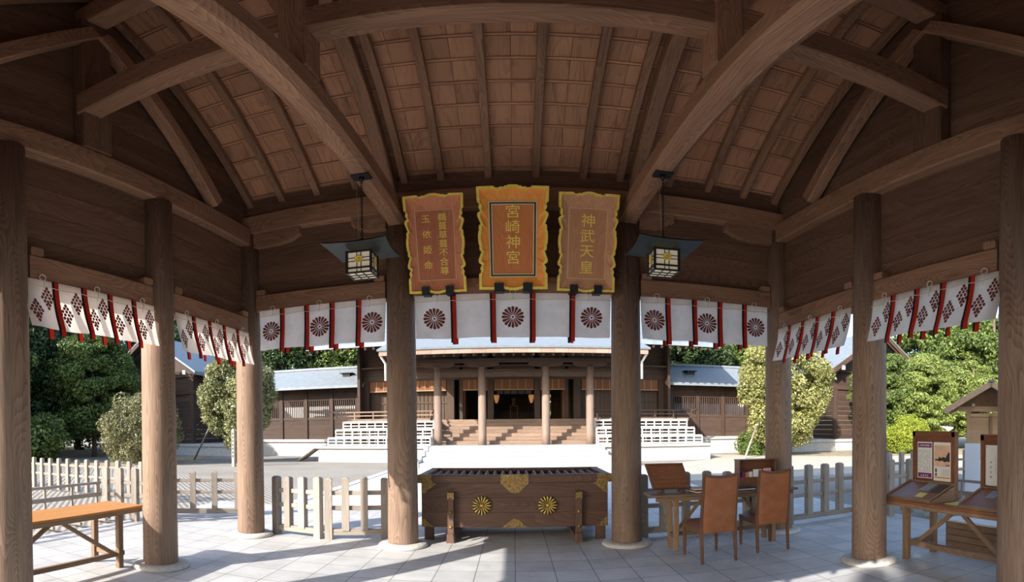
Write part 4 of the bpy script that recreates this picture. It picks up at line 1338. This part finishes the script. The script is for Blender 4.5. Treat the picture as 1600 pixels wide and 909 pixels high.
for sx, nm in ((-1, 'sunny'), (1, 'shaded')):
    t = thing('low_railing', 'small dark railing beside the stone steps on the %s side' % nm, 'railing', (sx*4.5, 20.6, -.05), group='small railings beside the steps')
    for i in range(5):
        m = MB(); m.box(sx*4.35+sx*i*.14-.02, sx*4.35+sx*i*.14+.02, 20.55, 20.6, -.05, .62, ch=.004); m.build('post', M['dark'], t)
    m = MB(); m.bar((sx*4.3, 20.57, .55), (sx*5.0, 20.57, .55), .04, .05, ch=.004); m.bar((sx*4.3, 20.57, .2), (sx*5.0, 20.57, .2), .04, .05, ch=.004); m.build('rail', M['whitewood'], t)

def tiers(label, xa, xb):
    t = thing('tiered_stand', label, 'stand', ((xa+xb)/2, 24.8, .74), group='white slatted stands')
    for k in range(3):
        y = 24.2+k*.55; z0, z1 = .74, .74+.40*(k+1)
        a = xa+(.0 if abs(xa) < abs(xb) else .22*k*(1 if xa < 0 else -1)); b = xb-(.22*k if xb > 0 and abs(xb) > abs(xa) else 0)
        f = MB()
        zt = z1; zb = z1-.42
        for zz, h in ((zt-.03, .07), (zt-.20, .05), (zt-.345, .06)): f.box(a, b, y, y+.04, zz-h/2, zz+h/2, ch=.004)
        f.build('slat', M['whitewood'], t)
        n = int(abs(b-a)/.43)
        for i in range(n+1):
            x = a+(b-a)*i/n
            pm = MB(); pm.box(x-.03, x+.03, y-.005, y+.05, .74, zt-.02, ch=.004); pm.build('upright', M['whitewood'], t)
        pm = MB(); pm.box(a, b, y, y+.56, zt, zt+.03, ch=.004); pm.build('step_board', M['whitewood'], t)
tiers('white slatted tiered stand on the sunny side of the hall steps', -9.3, -4.05)
tiers('white slatted tiered stand on the far side of the hall steps', 4.05, 9.4)

H = thing('worship_hall', 'large dark timber worship hall with a sweeping grey roof, facing across the court', 'building', (0, 28, .74))
Z0 = .74
def part(name, mat, fn, parent=None, label=None):
    m = MB(); fn(m); o = m.build(name, M[mat] if isinstance(mat, str) else mat, parent or H)
    if label: o['label'] = label
    return o
HP = (-3.75, -1.56, 1.56, 3.75)
for x in HP:
    part('porch_pillar', 'hallpillar', lambda m: m.lathe([(.21, 0), (.205, .5), (.185, 3.85)], (x, 24.85, Z0), 20))
    def br(m):
        poly = [(-.85, .16), (-.78, .08), (-.55, .02), (-.2, 0), (.2, 0), (.55, .02), (.78, .08), (.85, .16), (.85, .26), (-.85, .26)]
        m.prism(poly, (x, 24.95, 4.56), (1, 0, 0), (0, 0, 1), .2)
    part('bracket_arm', 'hall', br)
part('porch_beam', 'hall', lambda m: (m.box(-4.9, 4.9, 24.73, 24.97, 4.08, 4.36, ch=.01), m.box(-4.6, 4.6, 24.78, 24.92, 4.36, 4.46)))
part('porch_purlin', 'hall', lambda m: m.box(-5.8, 5.8, 24.72, 24.98, 4.80, 5.0, ch=.01))
for i in range(27):
    x = -5.72+i*.44
    part('porch_rafter', 'hall', lambda m: m.bar((x, 22.3, 4.84), (x, 27.0, 5.5), .10, .12, ch=.006))
part('porch_fascia', 'fascia', lambda m: [m.box(-6.0+.6*i, -6.0+.6*(i+1)-.008, 22.08, 22.2, 4.88, 5.09, ch=.004) for i in range(20)])
def proof(m):
    poly = [(22.02, 5.09), (27.6, 5.85), (27.6, 7.1), (24.6, 5.95), (21.98, 5.17)]
    m.prism(poly, (-6.08, 0, 0), (0, 1, 0), (0, 0, 1), 12.16)
part('porch_roof', 'roof', proof)
for sx in (-1, 1):
    part('downpipe', 'whitewood', lambda m: (m.tube([(sx*5.95, 22.25, 5.05), (sx*5.95, 22.25, 4.9), (sx*5.85, 22.7, 4.6), (sx*5.85, 22.7, 3.8)], .06, 8)))
def mroof(m):
    pts = []
    prof = [(25.4, 6.10), (28.0, 7.3), (30.2, 8.8), (32.0, 10.5)]
    top = prof+[(64-p[0], p[1]) for p in prof[::-1][1:]]
    low = [(y, z-.2) for y, z in top]
    m.prism(top[::-1]+low, (-11.0, 0, 0), (0, 1, 0), (0, 0, 1), 22.0)
    m.box(-11.1, 11.1, 31.7, 32.3, 10.35, 10.9, ch=.05)
part('main_roof', 'roof', mroof)
for i in range(49):
    x = -10.8+i*.45
    part('eave_rafter', 'hall', lambda m: m.bar((x, 25.45, 5.80), (x, 28.6, 7.3), .11, .13, ch=.006))
part('stair', 'step', lambda m: [m.box(-4.1, 4.15, 25.55+k*.36, 28.1, Z0+k*.187, Z0+(k+1)*.187, ch=.012) for k in range(7)])
part('floor', 'step', lambda m: (m.box(-9.3, -4.1, 26.0, 36, 1.92, 2.05), m.box(4.15, 9.3, 26.0, 36, 1.92, 2.05), m.box(-4.1, 4.15, 28.0, 36, 1.92, 2.05)))
part('skirting', 'dark', lambda m: (m.box(-9.0, -4.15, 26.25, 26.3, Z0, 1.92), m.box(4.2, 9.0, 26.25, 26.3, Z0, 1.92)))
for sx in (-1, 1):
    a, b = (-9.6, -4.2) if sx < 0 else (4.2, 9.6)
    part('balustrade', 'step' if sx < 0 else 'hall', lambda m: (m.tube([(a-(.25 if sx < 0 else 0), 26.08, 2.50+(.05 if sx < 0 else 0)), (a, 26.08, 2.47), (b, 26.08, 2.47), (b+(.25 if sx > 0 else 0), 26.08, 2.50+(.05 if sx > 0 else 0))], .045, 8),
                                         m.box(a, b, 26.05, 26.11, 2.25, 2.31), m.box(a, b, 26.04, 26.12, 2.05, 2.11), [m.box(a+.1+i*(b-a-.2)/5-.035, a+.1+i*(b-a-.2)/5+.035, 26.04, 26.11, 2.05, 2.44) for i in range(6)]))
    part('balustrade', 'hall', lambda m: (m.tube([(sx*4.3, 25.4, 1.5), (sx*4.3, 26.2, 2.35), (sx*4.3, 27.2, 2.6)], .04, 8), [m.box(sx*4.3-.03, sx*4.3+.03, y-.03, y+.03, 1.0+(y-25.3)*.6, z) for y, z in ((25.45, 1.52), (26.1, 2.25), (26.9, 2.55))]))
# front wall of the hall
for x, wd in ((-1.3, .34), (1.3, .34), (-3.55, .42), (3.55, .42), (-2.95, .2), (2.95, .2), (-6.0, .3), (6.0, .3), (-8.5, .42), (8.5, .42)):
    part('wall_post', 'hall', lambda m: m.box(x-wd/2, x+wd/2, 28.30, 28.30+wd, 2.05, 6.2, ch=.02))
part('lintel', 'hall', lambda m: (m.box(-8.7, 8.7, 28.25, 28.55, 4.30, 4.62, ch=.01), m.box(-8.7, 8.7, 28.30, 28.50, 4.62, 6.6, ch=.01)))
def blind(x0, x1, nn):
    def f(m): m.box(x0, x1, 28.32, 28.36, 3.72, 4.30, ch=.002)
    bl = part('rolled_blind', 'blind', f)
    def g2(m):
        m.box(x0, x1, 28.29, 28.34, 3.69, 3.73, ch=.004)
        for i in range(1, nn): m.box(x0+(x1-x0)*i/nn-.012, x0+(x1-x0)*i/nn+.012, 28.30, 28.33, 3.7, 4.3, ch=.002)
    part('cord', 'tan', g2, bl)
for x0, x1, nn in ((-1.1, 1.1, 5), (-2.85, -1.48, 4), (1.48, 2.85, 4), (-5.8, -3.8, 5), (3.8, 5.8, 5), (-8.25, -6.2, 5), (6.2, 8.25, 5)): blind(x0, x1, nn)
for x0, x1 in ((-5.85, -3.76), (-8.3, -6.15), (3.76, 5.85), (6.15, 8.3)):
    part('lattice_door', 'dark', lambda m: (m.box(x0, x1, 28.70, 28.75, 2.05, 4.3), [m.box(x0+i*(x1-x0)/9-.02, x0+i*(x1-x0)/9+.02, 28.66, 28.70, 2.05, 4.3) for i in range(10)], m.box(x0, x1, 28.65, 28.70, 3.0, 3.07)))
part('side_wall', 'hall', lambda m: (m.box(-8.75, -8.6, 27.5, 36, 2.05, 6.4), m.box(8.6, 8.75, 27.5, 36, 2.05, 6.4)))
part('rear_wall', 'dark', lambda m: (m.box(-8.7, 2.0, 35.85, 36, 2.05, 7), m.box(2.6, 8.7, 35.85, 36, 2.05, 7), m.box(2.0, 2.6, 35.85, 36, 3.9, 7), m.box(2.0, 2.6, 35.85, 36, 2.05, 2.4)))
part('interior_post', 'dark', lambda m: [m.box(x-.17, x+.17, 31.3, 31.64, 2.05, 7) for x in (-3.3, -1.5, 1.5, 3.3)])
part('inner_ceiling', 'dark', lambda m: m.box(-8.6, 8.6, 27.7, 35.9, 5.0, 5.06))
part('folded_door', 'chairwood', lambda m: (m.box(-3.0, -2.75, 28.5, 29.6, 2.05, 4.2), m.box(2.75, 3.0, 28.5, 29.6, 2.05, 4.2)))
part('altar_step', 'hall', lambda m: [m.box(-1.35, 1.35, 33+k*.35, 35.8, 2.05+k*.18, 2.05+(k+1)*.18) for k in range(4)])
part('altar_curtain', 'cloth', lambda m: [m.box(-1.1+i*.46, -1.1+i*.46+.4, 32.8, 32.82, 3.75, 3.98, ch=.002) for i in range(5)])
part('altar_table', 'chairwood', lambda m: (m.box(-.28, .28, 32.2, 32.6, 2.95, 3.0), [m.box(sx*.22-.03, sx*.22+.03, 32.25, 32.31, 2.05, 2.95) for sx in (-1, 1)], m.lathe([(.05, 0), (.12, .1), (.06, .22), (.16, .38), (.05, .5)], (0, 32.4, 3.0), 10)))
for x, nm in ((-1.0, 'first, on the sunny side of the hall doorway'), (1.0, 'second, across the hall doorway')):
    t = thing('standing_lantern', 'small lit paper lantern on a stand, %s' % nm, 'lantern', (x, 29.2, 2.05), group='lit standing lanterns in the hall')
    m = MB(); m.lathe([(.16, 0), (.15, .03), (.03, .06), (.025, .9)], (x, 29.2, 2.05), 12); m.build('stand', M['black'], t)
    m = MB(); m.lathe([(.06, .95), (.11, 1.1), (.17, 1.36), (.13, 1.42)], (x, 29.2, 2.05), 6, smooth=False); m.build('shade', M['glow'], t)

# ------------------------------------------------------------------ corridors
def corridor(label, xa, xb, vent_x):
    t = thing('corridor_building', label, 'building', ((xa+xb)/2, 29.2, 0), group='roofed lattice corridors')
    def pt(name, mat, fn, p=None):
        m = MB(); fn(m); return m.build(name, M[mat], p or t)
    pt('plinth', 'stone', lambda m: (m.box(xa, xb, 28.55, 31.6, -.1, .80, ch=.01), m.box(xa, xb, 28.45, 31.7, .80, .98, ch=.02)))
    def rf(m):
        m.prism([(27.95, 4.15), (30.1, 5.42), (32.2, 4.15), (32.2, 4.02), (30.1, 5.22), (27.95, 4.0)][::-1], (xa-.2, 0, 0), (0, 1, 0), (0, 0, 1), xb-xa+.4)
        m.box(xa-.2, xb+.2, 29.95, 30.25, 5.36, 5.52, ch=.03)
    r = pt('roof', 'roof', rf)
    pt('ridge_vent', 'black', lambda m: (m.box(vent_x-.22, vent_x+.22, 28.95, 29.3, 4.75, 4.95), m.box(vent_x-.4, vent_x+.4, 28.85, 29.4, 4.95, 4.99)), r)
    x = xa+.4
    n = max(2, round((xb-xa-.8)/1.85))
    for i in range(n+1):
        px = xa+.4+(xb-xa-.8)*i/n
        pt('post', 'hall', lambda m: m.box(px-.11, px+.11, 28.8, 29.02, .98, 4.3, ch=.01))
    pt('wall_plate', 'hall', lambda m: (m.box(xa, xb, 28.85, 28.97, 3.35, 3.55), m.box(xa, xb, 28.85, 28.97, 2.15, 2.32), m.box(xa, xb, 28.8, 29.0, 4.0, 4.25)))
    pt('upper_wall', 'hall', lambda m: plank_rows(m, 'x', 28.91, .06, xa, xb, 3.55, 4.0, .23))
    pt('lower_wall', 'hall', lambda m: plank_rows(m, 'x', 28.91, .06, xa, xb, .98, 2.15, .3))
    for i in range(n):
        p0 = xa+.4+(xb-xa-.8)*i/n+.12; p1 = xa+.4+(xb-xa-.8)*(i+1)/n-.12
        k = int((p1-p0)/.13)
        pt('lattice', 'hall', lambda m: [m.box(p0+(j+.5)*(p1-p0)/k-.032, p0+(j+.5)*(p1-p0)/k+.032, 28.88, 28.95, 2.32, 3.35, ch=.004) for j in range(k)])
    pt('rear_wall', 'dark', lambda m: (m.box(xa, xb, 31.3, 31.36, .98, 2.1), m.box(xa, xb, 31.3, 31.36, 3.1, 4.3)))
    for i in range(int((xb-xa)/.5)):
        pt('rafter', 'hall', lambda m: m.bar((xa+.2+i*.5, 28.02, 4.0), (xa+.2+i*.5, 29.5, 4.87), .07, .09, ch=.004))
corridor('long roofed lattice corridor adjoining the hall on the sunny side', -16.3, -8.75, -9.9)
corridor('long roofed lattice corridor adjoining the hall on the far side, roof half in shadow', 8.85, 16.3, 10.5)
for sx, nm in ((-1, 'sunny'), (1, 'far')):
    t = thing('plaster_wall', 'pale plaster wall glimpsed through the lattice of the corridor on the %s side' % nm, 'wall', (sx*13, 34, 0), group='plaster walls behind the corridors')
    m = MB(); m.box(min(sx*9, sx*17), max(sx*9, sx*17), 34, 34.2, 0, 3.7, ch=.01); m.build('face', M['whitewood'], t)
    m = MB(); m.prism([(33.7, 3.7), (34.5, 3.7), (34.1, 4.1)], (min(sx*9, sx*17), 0, 0), (0, 1, 0), (0, 0, 1), 8); m.build('coping', M['roof'], t)
t = thing('leaning_board', 'weathered planks leaning against the sunny end of the stone platform', 'boards', (-9.9, 24.0, 0))
for k in range(3):
    m = MB(); m.bar((-10.75-.0*k, 23.75+.3*k, .0), (-9.72, 23.75+.3*k, .70), .28, .05, ch=.01); m.build('plank', M['fence'], t)

# ------------------------------------------------------------------ side halls
def side_hall(label, s):
    t = thing('side_hall', label, 'building', (s*24, 30, 0), group='side halls flanking the court')
    def pt(name, mat, fn, p=None):
        m = MB(); fn(m); return m.build(name, M[mat], p or t)
    def bx(m, xa, xb, *a, **k): m.box(min(s*xa, s*xb), max(s*xa, s*xb), *a, **k)
    pt('plinth', 'graystone', lambda m: (bx(m, 16.6, 29, 27.2, 40, -.1, .55, ch=.01), bx(m, 16.5, 29.1, 27.1, 40.1, .55, .72, ch=.02)))
    def wall(m):
        plank_rows(m, 'x', 28.0, .08, min(s*20.5, s*27.5), max(s*20.5, s*27.5), .72, 5.4, .32)
        plank_rows(m, 'y', s*20.5, .08, 28, 39, .72, 5.4, .32)
    pt('wall', 'hall', wall)
    pt('gable_wall', 'dark', lambda m: m.prism([(20.5, 5.4), (27.5, 5.4), (24, 7.75)] if s > 0 else [(-27.5, 5.4), (-20.5, 5.4), (-24, 7.75)], (0, 28.1, 0), (1, 0, 0), (0, 0, 1), .1))
    for x in (20.5, 22.8, 25.2, 27.5):
        pt('post', 'hall', lambda m: bx(m, x-.14, x+.14, 27.86, 28.14, .72, 5.6, ch=.01))
    pt('tie_beam', 'hall', lambda m: (bx(m, 20.2, 27.8, 27.84, 28.1, 4.1, 4.35, ch=.01), bx(m, 20.2, 27.8, 27.84, 28.1, 5.3, 5.55, ch=.01)))
    def rf(m):
        pl = [(19.6, 5.30), (24, 8.28), (28.4, 5.30), (28.4, 5.55), (24, 8.55), (19.6, 5.55)]
        if s < 0: pl = [(-p[0], p[1]) for p in pl][::-1]
        m.prism(pl[::-1], (0, 27.0, 0), (1, 0, 0), (0, 0, 1), -13.5)
    r = pt('roof', 'roof', rf)
    def verge(m):
        for q in (-1, 1):
            a, b = (24+q*4.4, 5.22), (24, 8.22)
            m.bar((s*a[0], 26.95, a[1]), (s*b[0], 26.95, b[1]), .12, .3, ch=.01)
            for k in range(2):
                m.bar((s*(a[0]-q*.15), 27.1+.25*k, a[1]-.14), (s*(b[0]), 27.1+.25*k, b[1]-.2), .1, .18, ch=.01)
    pt('verge_board', 'hall', verge, r)
    pt('purlin_end', 'whitewood', lambda m: [bx(m, x-.12, x+.12, 26.85, 26.95, z-.14, z+.14, ch=.01) for x, z in ((20.4, 5.5), (24, 8.0), (27.6, 5.5))], r)
side_hall('dark side hall behind the pale tree on the sunny side of the court', -1)
side_hall('brown plank side hall behind the large bright tree', 1)

# ------------------------------------------------------------------ roofed notice kiosk
def kiosk():
    cx, cy = 9.5, 6.95
    ang = -.93
    t = thing('roofed_kiosk', 'small gable-roofed timber notice kiosk beyond the notice boards', 'kiosk', (cx, cy, 0), rz=ang)
    mw = gmat(t)
    def B(m, a, b, w_, h_, **k): m.bar(mw @ Vector(a), mw @ Vector(b), w_, h_, up=mw.to_3x3() @ Vector(k.pop('up', (0, 0, 1))), **k)
    for x in (-.52, .52):
        m = MB(); B(m, (x, 0, -.05), (x, 0, 2.05), .09, .09, up=(0, 1, 0)); m.build('post', M['kiosk'], t)
    m = MB(); B(m, (-.5, .02, 1.35), (.5, .02, 1.35), .03, .95, ch=.004); m.build('panel', M['kiosk'], t)
    m = MB(); B(m, (0, -.02, .9), (0, -.02, 1.85), .07, .05, up=(0, 1, 0)); B(m, (-.6, 0, .85), (.6, 0, .85), .06, .08); m.build('batten', M['table'], t)
    m = MB(); B(m, (-.75, 0, 2.0), (.75, 0, 2.0), .1, .12); B(m, (-.6, 0, 1.86), (.6, 0, 1.86), .06, .08); m.build('beam', M['kiosk'], t)
    for x in (-.4, .4):
        m = MB(); B(m, (x, -.42, 2.07), (x, .42, 2.07), .07, .07); m.build('cross_piece', M['kiosk'], t)
    for sx in (-1, 1):
        m = MB()
        for k in range(5):
            B(m, (sx*.02, -.44+k*.22, 2.58), (sx*1.0, -.44+k*.22, 1.97), .215, .025)
        r = m.build('roof_slope', M['roof'], t)
        m = MB()
        for y in (-.56, .56): B(m, (sx*.0, y, 2.55), (sx*1.02, y, 1.93), .03, .13)
        m.build('verge_board', M['kiosk'], r)
    m = MB(); B(m, (0, -.6, 2.6), (0, .6, 2.6), .14, .05); m.build('ridge_cap', M['roof'], t)
    m = MB(); m.add([mw @ Vector(v) for v in ((-.85, -.03, 2.03), (.85, -.03, 2.03), (0, -.03, 2.54))], [(0, 1, 2)]); m.build('gable_board', M['table'], t)
kiosk()
t = thing('panel_sign', 'blank white panel tinted with bluish light, standing by the shaded fence below the kiosk', 'sign', (8.2, 6.4, 0))
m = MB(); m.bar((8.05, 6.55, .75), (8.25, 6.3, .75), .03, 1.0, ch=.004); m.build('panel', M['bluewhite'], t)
for p in ((8.08, 6.53), (8.22, 6.35)):
    m = MB(); m.bar((*p, -.05), (*p, .9), .035, .035, up=(0, 1, 0), ch=.004); m.build('post', M['table'], t)

# sign post in the court
t = thing('sign_post', 'slim pale wooden post with faint vertical writing, standing on the gravel', 'post', (-12.1, 19.6, -.05))
m = MB(); m.bar((-12.1, 19.6, -.06), (-12.1, 19.6, 1.62), .15, .15, up=(0, 1, 0), ch=.01); m.bar((-12.1, 19.6, 1.62), (-12.1, 19.6, 1.68), .15, .15, up=(0, 1, 0), w2=.03, h2=.03, ch=.005); m.build('shaft', M['fence'], t)
m = MB()
for k in range(7): m.box(-12.13, -12.07, 19.520, 19.526, 1.40-k*.17, 1.49-k*.17, ch=.001)
m.build('writing', M['ink'], t)

# ================================================================== PLANTS
def leaf_mesh(name, clumps, n, size, mat, seed, out=.55, up=.25, lo=.0, hi=1.0, fill=.25):
    """Leaves gathered in clumps (x, y, z, rx, ry, rz): each leaf a folded kite of two faces."""
    r = np.random.default_rng(seed)
    cl = np.array(clumps, dtype=float)
    wgt = (cl[:, 3]*cl[:, 4]*cl[:, 5])**(2/3)
    idx = r.choice(len(cl), n, p=wgt/wgt.sum())
    c = cl[idx]
    d = r.normal(size=(n, 3)); d /= np.linalg.norm(d, axis=1)[:, None]
    rad = np.where(r.random(n) < fill, r.uniform(.35, .9, n), r.uniform(.82, 1.06, n))
    p = c[:, :3]+d*c[:, 3:]*rad[:, None]
    nrm = d*out+r.normal(size=(n, 3))*.55+np.array([0, 0, up])
    nrm /= np.linalg.norm(nrm, axis=1)[:, None]
    a = r.normal(size=(n, 3)); ax = np.cross(nrm, a); ax /= np.linalg.norm(ax, axis=1)[:, None]
    ay = np.cross(nrm, ax)
    s = size*r.uniform(.6, 1.35, n)[:, None]
    v = np.empty((n, 4, 3))
    v[:, 0] = p-ax*s
    v[:, 1] = p+ay*s*.46+nrm*s*.16
    v[:, 2] = p+ax*s
    v[:, 3] = p-ay*s*.46+nrm*s*.16
    me = bpy.data.meshes.new(name)
    me.vertices.add(n*4); me.vertices.foreach_set('co', v.astype(np.float32).ravel())
    me.loops.add(n*6); me.polygons.add(n*2)
    b = np.arange(n)[:, None]*4
    li = (b+np.array([0, 1, 2, 0, 2, 3])).ravel()
    me.loops.foreach_set('vertex_index', li.astype(np.int32))
    me.polygons.foreach_set('loop_start', np.arange(0, n*6, 3, dtype=np.int32))
    me.polygons.foreach_set('loop_total', np.full(n*2, 3, dtype=np.int32))
    me.materials.append(M[mat])
    ctint = r.uniform(.25, .75, len(cl))
    tt = np.clip(ctint[idx]*.5+r.uniform(lo, hi, n)*.55, 0, 1)
    at = me.attributes.new('tint', 'FLOAT', 'POINT')
    at.data.foreach_set('value', np.repeat(tt, 4).astype(np.float32))
    me.update(calc_edges=True)
    return me

def crown(seed, rx, ry, rz, cz, k, cr, flat=1.0, shell=.78, bottom=-1):
    r = np.random.default_rng(seed)
    out = []
    while len(out) < k:
        d = r.normal(size=3); d /= np.linalg.norm(d)
        if d[2] < bottom: continue
        q = shell*(r.uniform(.5, 1) if r.random() < .3 else r.uniform(.88, 1.05))
        s = cr*r.uniform(.7, 1.3)
        out.append((d[0]*rx*q, d[1]*ry*q, cz+d[2]*rz*q, s, s, s*flat))
    return out

def stems(mb, h0, h1, r, spread, k, seed):
    q = random.Random(seed)
    mb.tube([(0, 0, -.1), (q.uniform(-.05, .05), q.uniform(-.05, .05), h0*.5), (q.uniform(-.1, .1), 0, h0), (q.uniform(-.2, .2), q.uniform(-.2, .2), h1)], r, 9, r2=r*.45)
    for i in range(k):
        a = q.uniform(0, 6.28); z = h0*.7+(h1-h0*.7)*q.random()*.7
        L = spread*q.uniform(.6, 1)
        mb.tube([(0, 0, z), (cos(a)*L*.5, sin(a)*L*.5, z+L*.25), (cos(a)*L, sin(a)*L, z+L*.6)], r*.35, 6, r2=r*.1)

_protos = {}
def tree(kind, label, x, y, name='tree', cat='tree', rz=0, s=(1, 1, 1), group=None, z=-.05):
    """First call of a kind builds its meshes; later ones share them."""
    if kind not in _protos:
        sd = len(_protos)*11+5
        if kind == 'pale':      # dense upright pale-leaved tree, full to the ground
            cl = crown(sd, 2.1, 2.1, 2.75, 3.3, 130, .46, shell=.84); args = (42000, .075, 'leaf_pale'); st = (1.0, 4.6, .12, 1.4, 9)
        elif kind == 'bright':
            cl = crown(sd, 2.95, 2.6, 3.3, 3.75, 170, .52, shell=.84); args = (52000, .085, 'leaf_olive'); st = (1.2, 5.6, .15, 2, 10)
        elif kind == 'shrub':
            cl = crown(sd, 2.15, 2.0, 1.75, 1.75, 110, .42, shell=.86); args = (34000, .055, 'leaf_shrub'); st = (.4, 2.4, .07, 1.3, 14)
        elif kind == 'azalea':
            cl = crown(sd, 1.75, 1.5, 1.25, 1.0, 90, .38, flat=.7, bottom=-.75); args = (22000, .055, 'leaf_lime'); st = (.9, 1.6, .07, 1.1, 10)
        elif kind == 'dark':
            cl = crown(sd, 4.4, 4.4, 5.9, 5.6, 190, .95); args = (52000, .15, 'leaf_dark'); st = (3.0, 10, .28, 3.2, 10)
        elif kind == 'mid':
            cl = crown(sd, 4.0, 4.0, 5.4, 6.0, 170, .8, flat=.7); args = (52000, .13, 'leaf_mid'); st = (2.4, 10, .24, 3, 10)
        elif kind == 'fresh':
            cl = crown(sd, 3.4, 3.4, 4.6, 4.8, 170, .68, flat=.5); args = (52000, .115, 'leaf_fresh'); st = (1.4, 8, .2, 2.6, 10)
        elif kind == 'bush':
            cl = crown(sd, 1.0, 1.0, .75, .7, 30, .38); args = (9000, .07, 'leaf_mid'); st = (.3, 1.1, .04, .6, 6)
        me = leaf_mesh('foliage', cl, *args, seed=sd)
        m = MB(); stems(m, *st, sd)
        tk = m.build('trunk', M['bark'])
        tm = tk.data; bpy.data.objects.remove(tk)
        _protos[kind] = (me, tm)
    me, tm = _protos[kind]
    t = thing(name, label, cat, (x, y, z), rz, group)
    t.scale = s
    link('foliage', me, t); link('trunk', tm, t)
    return t

tree('pale', 'pale-leaved rounded tree behind the slim wooden sign post', -13.6, 22.4, s=(.95, .95, 1.0))
tree('bright', 'large bright rounded tree behind the shaded corner pillar', 14.3, 24.2, s=(.95, .95, 1.0))
tree('shrub', 'big clipped round shrub with pale leaf tips beside the dark trees', -17.6, 19.3, name='shrub', cat='shrub')
tree('azalea', 'low bright yellow-green dome shrub beyond the shaded fence', 21.6, 22.0, name='shrub', cat='shrub', s=(1.0, 1.0, 1.05))
tree('bush', 'small dark bush at the foot of the large bright tree', 13.2, 25.9, name='bush', cat='shrub', s=(.9, .9, .9))
for (x, y), (xx, yy, zz), lb in (((11.0, 22.6), (12.4, 23.9, 1.7), 'pale prop pole leaning against the large bright tree'), ((-16.9, 23.1), (-15.2, 22.6, 2.2), 'pale prop pole leaning against the pale rounded tree')):
    t = thing('prop_pole', lb, 'pole', (x, y, -.05))
    m = MB(); m.tube([(x, y, -.08), (xx, yy, zz)], .05, 8); m.build('shaft', M['fence'], t)
    m = MB(); m.tube([(xx-.1, yy, zz-.05), (xx, yy-.06, zz-.02), (xx+.1, yy, zz+.04)], .06, 6); m.build('binding', M['cord'], t)

g = 'dark evergreens on the sunny side'
ND = ('first', 'second', 'third', 'fourth', 'fifth', 'sixth', 'seventh', 'eighth', 'ninth', 'tenth', 'eleventh', 'twelfth', 'thirteenth')
for i, (x, y, rz, s) in enumerate(((-27.5, 15.5, .3, .92), (-29.5, 20.5, 1.4, .95), (-24.6, 22.6, 4.4, .80), (-34, 26, 3.3, 1.1), (-40, 24, 4.1, 1.2), (-36, 31, 5.0, 1.2), (-43, 33, 3.9, 1.3), (-31, 38, .2, 1.2))):
    tree('mid' if i in (0, 2) else 'dark', '%s dark evergreen behind the white-railed fence, counted from the nearest pillar' % ND[i], x, y, rz=rz, s=(s, s, s), group=g)
for i, (x, y, lb) in enumerate(((-23.6, 17.2, 'low dark bush beside the big clipped round shrub, under the trees'), (-26.0, 13.6, 'low dark bush under the trees beside the nearest sunny pillar'), (-24.6, 15.6, 'low dark bush between two others under the dark trees'))):
    tree('bush', lb, x, y, name='bush', cat='shrub', rz=i*2.0, s=(1.9, 1.9, 1.7), group='low bushes under the dark trees')
g = 'bright trees beyond the shaded fence'
for i, (x, y, rz, s, k) in enumerate(((24.3, 23.4, .4, .74, 'fresh'), (22.0, 24.6, 2.9, .62, 'mid'), (31.5, 24.8, 2.1, .9, 'fresh'), (28.5, 22.5, 3.6, .72, 'fresh'), (33, 24, 5.2, 1.05, 'mid'), (35, 19.5, 1.3, .95, 'fresh'),
                                      (30.5, 17.8, 2.7, .62, 'mid'), (38, 28, 4.5, 1.35, 'fresh'), (37, 34, 1.9, 1.35, 'mid'), (42, 22, .3, 1.35, 'fresh'), (36.5, 14.5, .8, .9, 'fresh'))):
    tree(k, '%s in line, a %s tree beyond the shaded fence and kiosk' % (ND[i], 'bright feathery' if k == 'fresh' else 'deeper green'), x, y, rz=rz, s=(s, s, s), group=g)
g = 'trees behind the corridors'
for i, (x, y, rz, s, k) in enumerate(((-20, 41, .5, 1.1, 'dark'), (-14, 43, 1.8, 1.15, 'mid'), (-8, 45, 3, 1.1, 'dark'), (9.5, 44, .2, 1.1, 'mid'), (14.5, 42, 2.2, 1.15, 'dark'), (20, 43, 4, 1.15, 'mid'), (27, 46, 5, 1.3, 'mid'), (-28, 46, 2.4, 1.3, 'dark'), (3, 52, 1.0, 1.1, 'fresh'))):
    tree(k, '%s tree behind the corridor roofs, counted from the sunny side' % ND[i], x, y, rz=rz, s=(s, s, s), group=g)
g = 'shade trees outside the view'  # unseen trees placed for their shade; the pair behind added to block sun
for i, (x, y, s) in enumerate(((-42, 5, 1.5), (-34.5, 5.2, 1.0), (-33.5, 10.2, .9), (-46, 14, 1.5), (4, -17, 1.1), (-6.9, -16.4, 1.35))):
    tree('dark', '%s tall unseen tree, placed to cast shade' % ND[i], x, y, rz=i*1.3, s=(s, s, s), group=g)
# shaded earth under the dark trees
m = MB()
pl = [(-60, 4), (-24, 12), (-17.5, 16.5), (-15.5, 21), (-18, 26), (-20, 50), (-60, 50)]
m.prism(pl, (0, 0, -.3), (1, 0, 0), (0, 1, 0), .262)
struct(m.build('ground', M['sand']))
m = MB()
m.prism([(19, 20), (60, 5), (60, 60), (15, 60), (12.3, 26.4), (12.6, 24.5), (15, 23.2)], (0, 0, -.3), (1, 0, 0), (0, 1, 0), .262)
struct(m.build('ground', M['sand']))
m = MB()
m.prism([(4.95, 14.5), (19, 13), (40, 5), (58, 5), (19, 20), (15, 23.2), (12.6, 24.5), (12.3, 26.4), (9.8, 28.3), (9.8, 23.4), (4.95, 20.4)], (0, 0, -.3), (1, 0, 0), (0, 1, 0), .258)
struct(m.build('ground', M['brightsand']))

for o in list(bpy.data.objects):
    if o.type == 'EMPTY' and not o.children:
        bpy.data.objects.remove(o)
